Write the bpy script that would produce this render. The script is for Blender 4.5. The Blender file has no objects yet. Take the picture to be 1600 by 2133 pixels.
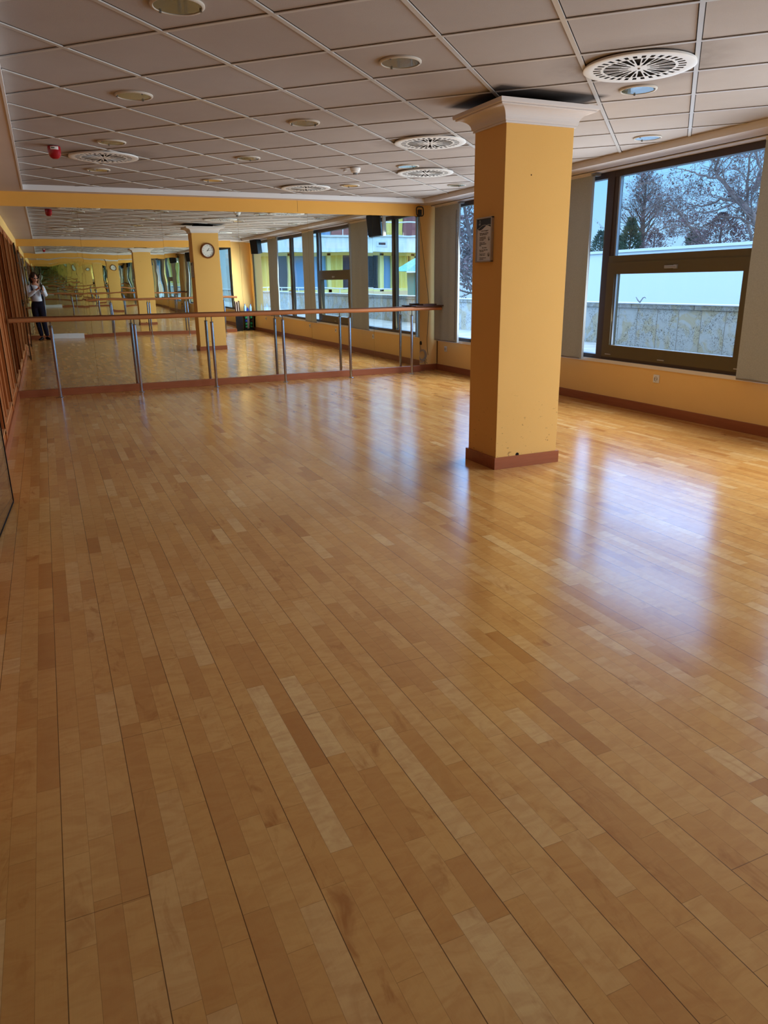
import bpy, bmesh, math, random
from mathutils import Vector, Matrix, noise
random.seed(7)
S = bpy.context.scene
COL = S.collection

# ---------------------------------------------------------------- camera
YAW, PITCH, ROLL, FPX, CAM_H = 0.41796, 0.30387, -0.01433, 1518.54, 1.3322
cy, sy, cp, sp = math.cos(YAW), math.sin(YAW), math.cos(PITCH), math.sin(PITCH)
F = Vector((sy*cp, cy*cp, -sp)); R0 = Vector((cy, -sy, 0)); U0 = R0.cross(F)
cr, sr = math.cos(ROLL), math.sin(ROLL)
R = cr*R0 + sr*U0; U = -sr*R0 + cr*U0
cam_d = bpy.data.cameras.new('camera'); cam = bpy.data.objects.new('camera', cam_d); COL.objects.link(cam)
cam.matrix_world = Matrix(((R.x, U.x, -F.x, 0), (R.y, U.y, -F.y, 0), (R.z, U.z, -F.z, CAM_H), (0, 0, 0, 1)))
cam_d.sensor_fit = 'HORIZONTAL'; cam_d.sensor_width = 36; cam_d.lens = FPX/1600*36
cam_d.clip_start = .01; cam_d.clip_end = 400
S.camera = cam
# ---------------------------------------------------------------- look
S.view_settings.view_transform = 'Standard'; S.view_settings.look = 'None'
S.view_settings.gamma = 1; S.view_settings.exposure = 0.0
S.view_settings.use_curve_mapping = False
S.cycles.use_denoising = True
S.cycles.max_bounces = 40; S.cycles.diffuse_bounces = 6; S.cycles.glossy_bounces = 36
S.cycles.transparent_max_bounces = 16; S.cycles.transmission_bounces = 6
S.cycles.sample_clamp_indirect = 12
# ---------------------------------------------------------------- sky
SKY_LOW = (0.19, 0.54, 1.0); SKY_MID = (0.27, 0.53, 1.0); SKY_TOP = (0.66, 0.83, 1.0)
W = bpy.data.worlds.new('overcast_sky'); S.world = W; W.use_nodes = True
wn = W.node_tree; wn.nodes.clear()
def wnode(t, **k):
    n = wn.nodes.new(t)
    for a, b in k.items(): setattr(n, a, b)
    return n
wo = wnode('ShaderNodeOutputWorld'); bg = wnode('ShaderNodeBackground')
tc = wnode('ShaderNodeTexCoord'); sx = wnode('ShaderNodeSeparateXYZ')
wr = wnode('ShaderNodeValToRGB'); wr2 = wnode('ShaderNodeValToRGB')
wn.links.new(tc.outputs['Generated'], sx.inputs[0])
wn.links.new(sx.outputs['Z'], wr.inputs[0]); wn.links.new(sx.outputs['Z'], wr2.inputs[0])
SKY_COL = [(0.0, (.42, .70, 1.0)), (.17, SKY_LOW), (.27, (.22, .50, 1.0)), (.42, SKY_MID), (.8, SKY_TOP)]
SKY_STR = [(0.0, 1.15), (.17, 1.45), (.23, 4.0), (.30, 6.6), (.45, 6.0), (.8, 2.9)]
def ramp(r, pts, grey=False, scale=1.0):
    e = r.color_ramp.elements
    while len(e) > 1: e.remove(e[-1])
    for i, (p, c) in enumerate(pts):
        el = e[0] if i == 0 else e.new(p)
        el.position = p
        el.color = (c/scale, c/scale, c/scale, 1) if grey else (*c, 1)
ramp(wr, SKY_COL); ramp(wr2, SKY_STR, True, 10.0)
mu = wnode('ShaderNodeMath', operation='MULTIPLY'); mu.inputs[1].default_value = 10.0
wn.links.new(wr2.outputs[0], mu.inputs[0]); wn.links.new(mu.outputs[0], bg.inputs['Strength'])
wn.links.new(wr.outputs[0], bg.inputs['Color']); wn.links.new(bg.outputs[0], wo.inputs[0])

# unseen fill lamps added just inside each run of open glass (y0, y1)
FILL_POWER = 82.0
WIN_GAPS = [(7.76, 9.72), (4.74, 6.8), (1.85, 3.9), (-.95, .95)]
for i, (a, b) in enumerate(WIN_GAPS):
    ld = bpy.data.lights.new('window_fill', 'AREA'); ld.shape = 'RECTANGLE'; ld.size = 1.6; ld.size_y = b-a
    ld.energy = FILL_POWER*(b-a)/2; ld.color = (.86, .94, 1.0)
    lo = bpy.data.objects.new('window_fill', ld); COL.objects.link(lo)
    lo.location = (5.60, (a+b)/2, 1.36); lo.rotation_euler = (0, math.radians(90-6), 0)
    ld.spread = math.radians(150)
    lo.visible_camera = False; lo.visible_glossy = False

# ---------------------------------------------------------------- helpers
def s2l(c):
    return tuple(((v/255)/12.92 if v/255 <= .04045 else ((v/255+.055)/1.055)**2.4) for v in c)
class NT:
    """tiny wrapper for writing node maths"""
    def __init__(s, m): s.t = m.node_tree; s.n = s.t.nodes; s.l = s.t.links
    def inp(s, sock, v):
        if hasattr(v, 'is_linked') or hasattr(v, 'node'): s.l.new(v, sock)
        elif v is not None: sock.default_value = v
    def math(s, op, a, b=None, c=None):
        n = s.n.new('ShaderNodeMath'); n.operation = op
        s.inp(n.inputs[0], a)
        if b is not None: s.inp(n.inputs[1], b)
        if c is not None: s.inp(n.inputs[2], c)
        return n.outputs[0]
    def pos(s):
        g = s.n.new('ShaderNodeNewGeometry'); x = s.n.new('ShaderNodeSeparateXYZ'); s.l.new(g.outputs['Position'], x.inputs[0])
        return g.outputs['Position'], x.outputs[0], x.outputs[1], x.outputs[2]
    def obj(s):
        g = s.n.new('ShaderNodeTexCoord'); return g.outputs['Object']
    def comb(s, x, y, z=0.0):
        n = s.n.new('ShaderNodeCombineXYZ'); s.inp(n.inputs[0], x); s.inp(n.inputs[1], y); s.inp(n.inputs[2], z); return n.outputs[0]
    def vscale(s, v, sc):
        n = s.n.new('ShaderNodeVectorMath'); n.operation = 'MULTIPLY'; s.l.new(v, n.inputs[0]); n.inputs[1].default_value = sc; return n.outputs[0]
    def noise(s, v, scale=5, detail=3, rough=.55, dist=0.0):
        n = s.n.new('ShaderNodeTexNoise'); s.inp(n.inputs['Vector'], v)
        n.inputs['Scale'].default_value = scale; n.inputs['Detail'].default_value = detail
        n.inputs['Roughness'].default_value = rough; n.inputs['Distortion'].default_value = dist
        return n.outputs['Fac']
    def white(s, v):
        n = s.n.new('ShaderNodeTexWhiteNoise'); n.noise_dimensions = '3D'; s.inp(n.inputs['Vector'], v); return n.outputs['Value']
    def vor(s, v, scale, feature='F1'):
        n = s.n.new('ShaderNodeTexVoronoi'); n.feature = feature; s.inp(n.inputs['Vector'], v); n.inputs['Scale'].default_value = scale
        return n.outputs['Distance']
    def ramp(s, f, pts):
        n = s.n.new('ShaderNodeValToRGB'); ramp(n, [(p, c if not isinstance(c, (int, float)) else (c, c, c)) for p, c in pts]); s.inp(n.inputs[0], f); return n.outputs[0]
    def mix(s, f, a, b, blend='MIX'):
        n = s.n.new('ShaderNodeMix'); n.data_type = 'RGBA'; n.blend_type = blend
        s.inp(n.inputs[0], f)
        for i, v in ((6, a), (7, b)):
            if isinstance(v, tuple): n.inputs[i].default_value = (*v, 1) if len(v) == 3 else v
            else: s.l.new(v, n.inputs[i])
        return n.outputs[2]
    def bump(s, h, strength=.3, dist=.01):
        n = s.n.new('ShaderNodeBump'); n.inputs['Strength'].default_value = strength; n.inputs['Distance'].default_value = dist
        s.l.new(h, n.inputs['Height']); return n.outputs[0]
def mat(name, col=(.5, .5, .5), rough=.5, metal=0.0, spec=.5, coat=0.0, trans=None, em=None, rgb=True):
    m = bpy.data.materials.new(name); m.use_nodes = True
    b = m.node_tree.nodes['Principled BSDF']
    c = s2l(col) if rgb else col
    b.inputs['Base Color'].default_value = (*c, 1); b.inputs['Roughness'].default_value = rough
    b.inputs['Metallic'].default_value = metal; b.inputs['Specular IOR Level'].default_value = spec
    b.inputs['Coat Weight'].default_value = coat
    if em: b.inputs['Emission Color'].default_value = (*em[:3], 1); b.inputs['Emission Strength'].default_value = em[3]
    return m
def bs(m): return m.node_tree.nodes['Principled BSDF'].inputs

def noisy(name, c1, c2, scale=8, rough=.7, detail=4, bump=0.0, bscale=60, stretch=(1, 1, 1), **k):
    m = mat(name, c1, rough, **k); n = NT(m); v = n.vscale(n.obj(), stretch)
    f = n.noise(v, scale, detail)
    col = n.mix(n.ramp(f, [(.3, 0.0), (.7, 1.0)]), s2l(c1), s2l(c2)); n.l.new(col, bs(m)['Base Color'])
    if bump: n.l.new(n.bump(n.noise(v, bscale, 3), bump, .004), bs(m)['Normal'])
    return m

# ---------------------------------------------------------------- materials
def floor_material():
    m = mat('strip_parquet', (180, 125, 70), .3); n = NT(m); P, x, y, z = n.pos()
    X = n.math('DIVIDE', n.math('SUBTRACT', x, .04), .06)
    i = n.math('FLOOR', X); fx = n.math('FRACT', X)
    r1 = n.white(n.comb(i, 3.7, 1.1))
    Lb = .34
    u = n.math('ADD', n.math('DIVIDE', y, Lb), n.math('MULTIPLY', r1, 11.0))
    j = n.math('FLOOR', u); f = n.math('FRACT', u)
    r2 = n.math('MULTIPLY', n.white(n.comb(i, j, 5.3)), .7)
    st = n.math('LESS_THAN', f, r2)
    cell = n.math('SUBTRACT', j, st)
    rc = n.white(n.comb(i, cell, 9.1)); rc2 = n.white(n.comb(cell, i, 2.2))
    # planks are three strips wide; their ends make a straight joint across the three
    pl = n.math('FLOOR', n.math('DIVIDE', i, 3.0))
    uy = n.math('ADD', n.math('DIVIDE', y, 2.2), n.math('MULTIPLY', n.white(n.comb(pl, 1.3, 8.8)), 7.0))
    fy = n.math('FRACT', uy); pid = n.math('FLOOR', uy)
    pe = n.math('MULTIPLY', n.math('MINIMUM', fy, n.math('SUBTRACT', 1.0, fy)), 2.2)
    pk = n.math('LESS_THAN', pe, .0009)
    # distance to strip side
    dx = n.math('MULTIPLY', n.math('MINIMUM', fx, n.math('SUBTRACT', 1.0, fx)), .06)
    mod3 = n.math('SUBTRACT', i, n.math('MULTIPLY', pl, 3.0))
    X3 = n.math('FRACT', n.math('DIVIDE', X, 3.0))
    d3 = n.math('MULTIPLY', n.math('MINIMUM', X3, n.math('SUBTRACT', 1.0, X3)), .18)
    side = n.math('MULTIPLY', n.math('LESS_THAN', dx, .0006), .38)
    plank = n.math('MULTIPLY', n.math('LESS_THAN', d3, .0011), .85)
    de = n.math('MULTIPLY', n.math('ABSOLUTE', n.math('SUBTRACT', f, r2)), Lb)
    end = n.math('MULTIPLY', n.math('LESS_THAN', de, .0007), .40)
    gap = n.math('MAXIMUM', n.math('MAXIMUM', side, plank), n.math('MAXIMUM', end, n.math('MULTIPLY', pk, .7)))
    base = n.ramp(rc, [(0.0, s2l((172, 116, 58))), (.05, s2l((188, 134, 72))), (.35, s2l((198, 145, 79))), (.65, s2l((203, 152, 85))),
                       (.92, s2l((206, 159, 96))), (1.0, s2l((216, 176, 116)))])
    off = n.comb(n.math('ADD', x, n.math('MULTIPLY', rc, 31.0)), n.math('ADD', y, n.math('MULTIPLY', rc2, 17.0)), n.math('MULTIPLY', cell, .37))
    # soft curl figure and brown heart streaks, different in each strip
    fig = n.noise(n.vscale(off, (9, 22, 1)), 1.0, 3, .6, 1.2)
    base = n.mix(n.math('MULTIPLY', n.ramp(fig, [(.35, 1.0), (.6, 0.0)]), .32), base, s2l((168, 105, 50)))
    blo = n.noise(n.vscale(off, (14, 5, 1)), 1.0, 4, .6, .8)
    amt = n.math('MULTIPLY', n.ramp(blo, [(.56, 0.0), (.72, 1.0)]), n.ramp(rc2, [(.35, .12), (1.0, .75)]))
    base = n.mix(amt, base, s2l((150, 88, 38)))
    gr = n.noise(n.vscale(off, (330, 9, 1)), 1.0, 2, .5)
    base = n.mix(n.math('MULTIPLY', gr, .16), base, s2l((150, 95, 45)))
    kn = n.noise(n.vscale(off, (60, 26, 1)), 1.0, 1, .5)
    base = n.mix(n.ramp(kn, [(.82, 0.0), (.87, .8)]), base, s2l((92, 52, 26)))
    col = n.mix(gap, base, s2l((70, 42, 20)))
    n.l.new(col, bs(m)['Base Color'])
    wear = n.noise(P, 1.6, 5, .6)
    ro = n.math('ADD', n.math('ADD', n.math('MULTIPLY', wear, .10), n.math('MULTIPLY', rc, .02)), .13)
    n.l.new(ro, bs(m)['Roughness'])
    bs(m)['Specular IOR Level'].default_value = .55
    hgt = n.noise(n.vscale(P, (9, 3.5, 1)), 1.0, 2)
    n.l.new(n.bump(hgt, .07, .0010), bs(m)['Normal'])
    return m
GX, GY, TZ = 2.3866, 2.3851, 2.489
VENTS = [(3.262, 3.69), (3.225, 6.17), (.69, 7.84), (4.015, 7.79), (3.19, 9.45), (.68, 2.9), (3.24, 1.25), (4.05, 2.2)]
def ceiling_material():
    m = mat('mineral_ceiling_tile', (196, 186, 178), .95, spec=.1); n = NT(m); P, x, y, z = n.pos()
    q = 1/math.sqrt(2)/.6
    A = n.math('MULTIPLY', n.math('ADD', n.math('SUBTRACT', x, GX), n.math('SUBTRACT', y, GY)), q)
    B = n.math('MULTIPLY', n.math('SUBTRACT', n.math('SUBTRACT', y, GY), n.math('SUBTRACT', x, GX)), q)
    def dist(t):
        f = n.math('FRACT', t); return n.math('MULTIPLY', n.math('MINIMUM', f, n.math('SUBTRACT', 1.0, f)), .6)
    d = n.math('MINIMUM', dist(A), dist(B))
    rc = n.white(n.comb(n.math('FLOOR', A), n.math('FLOOR', B), 4.4))
    f = n.noise(P, 2.2, 4); g = n.noise(P, 260, 2)
    c = n.mix(f, s2l((180, 172, 168)), s2l((165, 157, 152)))
    c = n.mix(n.math('MULTIPLY', rc, .10), c, s2l((150, 140, 132)))
    c = n.mix(n.ramp(g, [(.55, 0.0), (.75, .22)]), c, s2l((120, 108, 100)))
    # dust blown onto the tiles beside each air outlet
    dirt = None
    for (vx, vy) in VENTS[:5]:
        r = n.math('SQRT', n.math('ADD', n.math('POWER', n.math('SUBTRACT', x, vx), 2.0), n.math('POWER', n.math('SUBTRACT', y, vy), 2.0)))
        e = n.ramp(r, [(.28, .62), (.56, 0.0)]); dirt = e if dirt is None else n.math('MAXIMUM', dirt, e)
    dn = n.math('MULTIPLY', dirt, n.ramp(n.noise(P, 7, 3), [(.3, .35), (.7, 1.0)]))
    c = n.mix(dn, c, s2l((92, 82, 75)))
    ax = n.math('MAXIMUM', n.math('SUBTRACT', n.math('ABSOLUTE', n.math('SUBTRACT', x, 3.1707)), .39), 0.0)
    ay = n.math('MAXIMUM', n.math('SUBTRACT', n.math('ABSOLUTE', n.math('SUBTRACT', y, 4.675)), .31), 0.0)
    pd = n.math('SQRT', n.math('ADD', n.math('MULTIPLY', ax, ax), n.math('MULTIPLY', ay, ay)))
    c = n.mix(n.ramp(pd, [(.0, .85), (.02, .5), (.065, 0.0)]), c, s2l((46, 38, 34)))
    c = n.mix(n.math('LESS_THAN', d, .0165), c, s2l((38, 30, 26)))  # shadow gap beside each grid bar, painted dark into the tile colour
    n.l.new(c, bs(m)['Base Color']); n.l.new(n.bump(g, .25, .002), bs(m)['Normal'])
    return m
def wall_paint(name, c1, c2, seed=0.0):
    m = mat(name, c1, .75, spec=.25); n = NT(m); P, x, y, z = n.pos()
    f = n.noise(P, 1.7+seed, 4); g = n.noise(P, 190, 2)
    c = n.mix(f, s2l(c1), s2l(c2)); n.l.new(c, bs(m)['Base Color'])
    n.l.new(n.bump(g, .22, .002), bs(m)['Normal'])
    return m
def pillar_material():
    m = wall_paint('pillar_paint', (228, 180, 106), (220, 172, 98)); n = NT(m); P, x, y, z = n.pos()
    src = bs(m)['Base Color'].links[0].from_socket
    # scuffs near the floor and one screw hole
    sc = n.noise(n.vscale(P, (1, 1, 1.6)), 26, 3, .6)
    low = n.ramp(z, [(.1, 1.0), (.62, 0.0)])
    k = n.math('MULTIPLY', n.ramp(sc, [(.66, 0.0), (.70, .65)]), low)
    c = n.mix(k, src, s2l((96, 62, 34)))
    for (px, pz, r) in ((3.11, 2.015, .005),):
        d = n.math('SQRT', n.math('ADD', n.math('POWER', n.math('SUBTRACT', x, px), 2.0), n.math('POWER', n.math('SUBTRACT', z, pz), 2.0)))
        c = n.mix(n.math('LESS_THAN', d, r), c, s2l((70, 40, 25)))
    n.l.new(c, bs(m)['Base Color'])
    return m
def wood(name, c1, c2, rough=.35, axis=2, spec=.5):
    m = mat(name, c1, rough, spec=spec); n = NT(m)
    st = [26, 26, 26]; st[axis] = 1.6
    v = n.vscale(n.obj(), tuple(st)); f = n.noise(v, 1.0, 5, .6, .6); g = n.noise(n.vscale(v, (6, 6, 2)), 1.0, 2)
    c = n.mix(n.ramp(f, [(.3, 0.0), (.72, 1.0)]), s2l(c1), s2l(c2))
    c = n.mix(n.math('MULTIPLY', g, .2), c, s2l(tuple(v_*.6 for v_ in c2)))
    n.l.new(c, bs(m)['Base Color']); n.l.new(n.bump(f, .08, .002), bs(m)['Normal'])
    return m
def mirror_material(name, seed, amp):
    m = mat(name, (10, 10, 10), 0.0, rgb=True); b = bs(m)
    b['Base Color'].default_value = (.83, .875, .825, 1); b['Metallic'].default_value = 1.0; b['Roughness'].default_value = .004
    n = NT(m); P, x, y, z = n.pos()
    w = n.noise(n.comb(n.math('ADD', x, seed), n.math('ADD', z, seed*.7), 0.0), 1.15, 2, .4)
    n.l.new(n.bump(w, 1.0, amp), b['Normal'])
    return m
def glass_material(name, tint=(1, 1, 1), refl=1.0):
    m = bpy.data.materials.new(name); m.use_nodes = True; t = m.node_tree; t.nodes.clear(); n = NT(m)
    o = n.n.new('ShaderNodeOutputMaterial'); tr = n.n.new('ShaderNodeBsdfTransparent'); tr.inputs[0].default_value = (*tint, 1)
    gl = n.n.new('ShaderNodeBsdfGlossy'); gl.inputs['Roughness'].default_value = .01
    fr = n.n.new('ShaderNodeFresnel'); fr.inputs[0].default_value = 1.5
    ge = n.n.new('ShaderNodeNewGeometry'); face = n.math('SUBTRACT', 1.0, ge.outputs['Backfacing'])
    mx = n.n.new('ShaderNodeMixShader'); n.l.new(n.math('MINIMUM', 1.0, n.math('MULTIPLY', n.math('MULTIPLY', fr.outputs[0], refl), face)), mx.inputs[0])
    n.l.new(tr.outputs[0], mx.inputs[1]); n.l.new(gl.outputs[0], mx.inputs[2]); n.l.new(mx.outputs[0], o.inputs[0])
    return m
def stone_material():
    m = mat('weathered_stone_cladding', (200, 196, 186), .85); n = NT(m); P, x, y, z = n.pos()
    yy = n.math('DIVIDE', n.math('SUBTRACT', y, .68), .4); f = n.math('FRACT', yy); i = n.math('FLOOR', yy)
    d = n.math('MINIMUM', f, n.math('SUBTRACT', 1.0, f)); cap = n.math('GREATER_THAN', z, .925)
    j = n.math('MULTIPLY', n.math('LESS_THAN', d, .012), n.math('SUBTRACT', 1.0, cap))
    r = n.white(n.comb(i, 2.0, 1.0))
    vv = n.comb(y, z, n.math('MULTIPLY', r, 9.0))
    a = n.noise(vv, 5, 5, .6, .5); b = n.noise(vv, 42, 3, .7, 1.5); cc = n.noise(vv, 3.2, 3, .6, .8)
    c = n.mix(a, s2l((196, 198, 196)), s2l((172, 172, 168)))
    c = n.mix(n.ramp(cc, [(.5, 0.0), (.58, .8)]), c, s2l((184, 170, 138)))
    c = n.mix(n.math('MULTIPLY', n.ramp(b, [(.54, 0.0), (.58, 1.0)]), n.ramp(n.noise(vv, 3.9, 2), [(.40, 0.0), (.52, .9)])), c, s2l((92, 86, 74)))
    c = n.mix(n.math('MULTIPLY', cap, n.ramp(n.noise(vv, 18, 4), [(.35, .65), (.7, .15)])), c, s2l((100, 100, 96)))
    c = n.mix(j, c, s2l((130, 124, 112)))
    n.l.new(c, bs(m)['Base Color'])
    return m

M = dict(
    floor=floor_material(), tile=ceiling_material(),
    yellow=wall_paint('yellow_wall_paint', (238, 199, 130), (230, 190, 120)),
    beam=wall_paint('ochre_wall_paint', (230, 176, 92), (222, 168, 84), .6),
    pillar=pillar_material(),
    soffit=wall_paint('off_white_plaster', (206, 196, 190), (198, 186, 180), .3),
    grid=mat('white_grid_bar', (182, 177, 172), .35), lring=mat('lamp_ring', (196, 190, 180), .5), cornice=mat('white_plaster_moulding', (214, 208, 206), .7),
    profile=mat('white_metal_profile', (226, 226, 228), .4),
    skirt=wood('reddish_skirting_wood', (158, 92, 58), (142, 78, 46), .4, 1),
    skirtx=wood('reddish_skirting_wood_x', (162, 94, 60), (146, 80, 48), .4, 0),
    oak=wood('reddish_panel_wood', (186, 108, 56), (150, 80, 36), .35, 2),
    oakd=wood('dark_panel_wood', (120, 66, 34), (88, 46, 24), .3, 2),
    edge=wood('light_bead_wood', (232, 172, 120), (212, 146, 94), .35, 2),
    rail=wood('barre_wood', (190, 124, 78), (166, 100, 58), .35, 0),
    shelfw=wood('dark_shelf_wood', (84, 50, 36), (62, 36, 26), .45, 0),
    steel=mat('polished_steel', (190, 190, 196), .22, 1.0), steeld=mat('satin_steel', (150, 152, 156), .35, 1.0),
    alu=mat('brushed_aluminium', (178, 180, 184), .35, .8),
    black=mat('black_plastic', (20, 20, 22), .45), blackm=mat('matt_black', (12, 12, 14), .8),
    brown=mat('brown_window_frame', (58, 44, 38), .45), olive=mat('olive_brown_sash', (84, 72, 44), .45),
    blind=noisy('grey_blind_fabric', (168, 174, 174), (156, 162, 162), 90, .9, bump=.15, bscale=400),
    whitep=mat('white_plastic', (226, 226, 224), .4), greyp=mat('grey_plastic', (120, 122, 124), .5),
    sill=mat('pale_stone_sill', (222, 216, 206), .35),
    glass=glass_material('window_glass', (.97, .99, 1.0)), dglass=glass_material('door_glass', (.80, .88, .86), 1.6),
    lens=None, red=mat('red_siren_plastic', (150, 16, 34), .35),
    white=mat('white_render', (206, 212, 220), .8), conc=noisy('stained_concrete', (236, 238, 236), (205, 210, 208), 3, .85, stretch=(1, 1, .3)),
    stone=stone_material(), terr=noisy('terrace_slab', (205, 206, 204), (170, 172, 170), 4, .9),
    lawn=noisy('winter_lawn', (120, 118, 92), (150, 146, 120), .6, .95),
    bark=noisy('grey_bark', (120, 104, 98), (88, 76, 74), 6, .9), barkd=noisy('dark_bark', (92, 76, 70), (66, 54, 52), 6, .9),
    leafb=noisy('dry_brown_leaf', (112, 88, 90), (84, 66, 70), 3, .9), pine=noisy('pine_needles', (70, 92, 72), (46, 66, 54), 3, .9),
    curtain=mat('yellow_curtain', (236, 214, 120), .85), yframe=mat('yellow_facade_frame', (238, 222, 140), .6),
    bpane=mat('facade_window_glass', (120, 160, 196), .08), dpane=mat('dark_facade_glass', (64, 58, 66), .1),
    redp=mat('red_facade_panel', (150, 88, 84), .6), green=mat('green_timber', (52, 130, 118), .7), teal=noisy('teal_shingle', (120, 190, 196), (86, 160, 168), 12, .8),
    skin=mat('skin', (206, 152, 130), .5), hair=noisy('dark_brown_hair', (50, 32, 26), (26, 17, 15), 60, .6, bump=.5, bscale=90),
    shirt=noisy('pale_blue_shirt', (226, 234, 250), (208, 220, 244), 14, .85, bump=.5, bscale=14), navy=noisy('navy_trousers', (22, 24, 42), (15, 17, 32), 10, .85),
    shoe=mat('black_leather', (16, 15, 17), .35), strap=mat('dark_blue_strap', (30, 36, 60), .8), lenses=mat('dark_spectacle_glass', (30, 26, 28), .15),
    green2=mat('green_rubber', (40, 150, 90), .5), blue2=mat('blue_plastic', (40, 70, 170), .4), bluel=mat('clear_blue_bottle', (150, 190, 230), .2),
    ivory=mat('pale_wood_board', (214, 190, 170), .5), cable=mat('pale_cable', (170, 160, 150), .5), cabled=mat('dark_cable', (60, 46, 40), .5),
    clockf=mat('clock_face', (232, 232, 226), .4), ink=mat('dark_print', (50, 50, 56), .6), signb=mat('sign_navy_band', (26, 52, 78), .4), paper=mat('sign_paper', (214, 220, 230), .35),
    clockr=wood('clock_rim_wood', (128, 74, 36), (96, 52, 26), .3, 0), marble=mat('white_tile', (226, 226, 226), .4),
)
def lens_mat():
    m = mat('frosted_lamp_glass', (98, 102, 84), .10); n = NT(m)
    f = n.noise(n.obj(), 60, 2); n.l.new(n.bump(f, .2, .003), bs(m)['Normal'])
    bs(m)['Coat Weight'].default_value = .5
    return m
M['lens'] = lens_mat()
def grooved():
    m = mat('fluted_curtain', (236, 214, 120), .85); return m

# ---------------------------------------------------------------- geometry helpers
def bxm(bm, x0, x1, y0, y1, z0, z1):
    vs = [bm.verts.new((x, y, z)) for x in (x0, x1) for y in (y0, y1) for z in (z0, z1)]
    for f in ((0, 1, 3, 2), (4, 6, 7, 5), (0, 4, 5, 1), (2, 3, 7, 6), (0, 2, 6, 4), (1, 5, 7, 3)):
        bm.faces.new([vs[i] for i in f])
    return vs
def frame_for(d):
    d = d.normalized(); a = Vector((0, 0, 1)) if abs(d.z) < .9 else Vector((1, 0, 0))
    u = d.cross(a).normalized(); return u, d.cross(u).normalized()
def tube(bm, pts, rad, seg=10, cap=True):
    pts = [Vector(p) for p in pts]; n = len(pts); rs = rad if isinstance(rad, (list, tuple)) else [rad]*n
    rings = []; u = None
    for k, p in enumerate(pts):
        d = (pts[min(k+1, n-1)]-pts[max(k-1, 0)])
        if d.length < 1e-9: d = Vector((0, 0, 1))
        if u is None: u, v = frame_for(d)
        else:
            d = d.normalized(); u = (u-d*u.dot(d))
            u = u.normalized() if u.length > 1e-6 else frame_for(d)[0]; v = d.cross(u)
        rings.append([bm.verts.new(p+rs[k]*(math.cos(2*math.pi*i/seg)*u+math.sin(2*math.pi*i/seg)*v)) for i in range(seg)])
    for a, b in zip(rings, rings[1:]):
        for i in range(seg): bm.faces.new((a[i], a[(i+1) % seg], b[(i+1) % seg], b[i]))
    if cap and seg > 2: bm.faces.new(rings[0]); bm.faces.new(rings[-1])
def lathe(bm, prof, seg=32, c=(0, 0, 0), axis='z', flip=1):
    """prof: (radius, height) list; axis z/y/x"""
    rings = []
    for r, h in prof:
        ring = []
        for i in range(seg):
            a = 2*math.pi*i/seg; p, q = r*math.cos(a), r*math.sin(a)
            o = {'z': (p, q, h*flip), 'y': (p, h*flip, q), 'x': (h*flip, p, q)}[axis]
            ring.append(bm.verts.new((c[0]+o[0], c[1]+o[1], c[2]+o[2])))
            if r < 1e-7: break
        rings.append(ring)
    for a, b in zip(rings, rings[1:]):
        if len(a) == 1 and len(b) == 1: continue
        for i in range(seg):
            if len(a) == 1: bm.faces.new((a[0], b[i], b[(i+1) % seg]))
            elif len(b) == 1: bm.faces.new((a[i], a[(i+1) % seg], b[0]))
            else: bm.faces.new((a[i], a[(i+1) % seg], b[(i+1) % seg], b[i]))
def wloc(p):
    v = Vector((0, 0, 0))
    while p is not None: v = v+p.location; p = p.parent
    return v
def obj(name, bm, m, parent=None, loc=None, smooth=False, bevel=0.0, sub=0, auto=None):
    """geometry is given in world coordinates; the origin goes to loc (or stays at the parent's)"""
    bmesh.ops.recalc_face_normals(bm, faces=bm.faces)
    o_at = Vector(loc) if loc is not None else (wloc(parent) if parent else Vector((0, 0, 0)))
    for v in bm.verts: v.co -= o_at
    me = bpy.data.meshes.new(name); bm.to_mesh(me); bm.free(); me.materials.append(m)
    if smooth: me.polygons.foreach_set('use_smooth', [True]*len(me.polygons))
    o = bpy.data.objects.new(name, me); COL.objects.link(o)
    if parent: o.parent = parent; o.location = o_at-wloc(parent)
    else: o.location = o_at
    if bevel: b = o.modifiers.new('bevel', 'BEVEL'); b.width = bevel; b.segments = 2; b.limit_method = 'ANGLE'
    if sub: s = o.modifiers.new('sub', 'SUBSURF'); s.levels = s.render_levels = sub
    if smooth and auto:
        try:
            me.set_sharp_from_angle(angle=math.radians(auto))
        except Exception: pass
    return o
def B(*boxes):
    bm = bmesh.new()
    for b in boxes: bxm(bm, *b)
    return bm
def tag(o, label, cat, group=None, kind=None):
    o['label'] = label; o['category'] = cat
    if group: o['group'] = group
    if kind: o['kind'] = kind
    return o
def thing(name, loc, label, cat, group=None):
    o = bpy.data.objects.new(name, None); COL.objects.link(o); o.location = loc; o.empty_display_size = .1
    return tag(o, label, cat, group)
def struct(name, bm, m, label, cat, parent=None, **k):
    o = obj(name, bm, m, parent, **k)
    if parent is None: o['kind'] = 'structure'; tag(o, label, cat)
    return o
def copy_tree(o, parent=None, loc=None):
    c = o.copy(); COL.objects.link(c); c.parent = parent
    if loc is not None: c.location = loc
    for ch in list(o.children): copy_tree(ch, c)
    return c
ORD = ['nearest', 'second', 'third', 'fourth', 'fifth', 'sixth', 'seventh', 'eighth']

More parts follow.
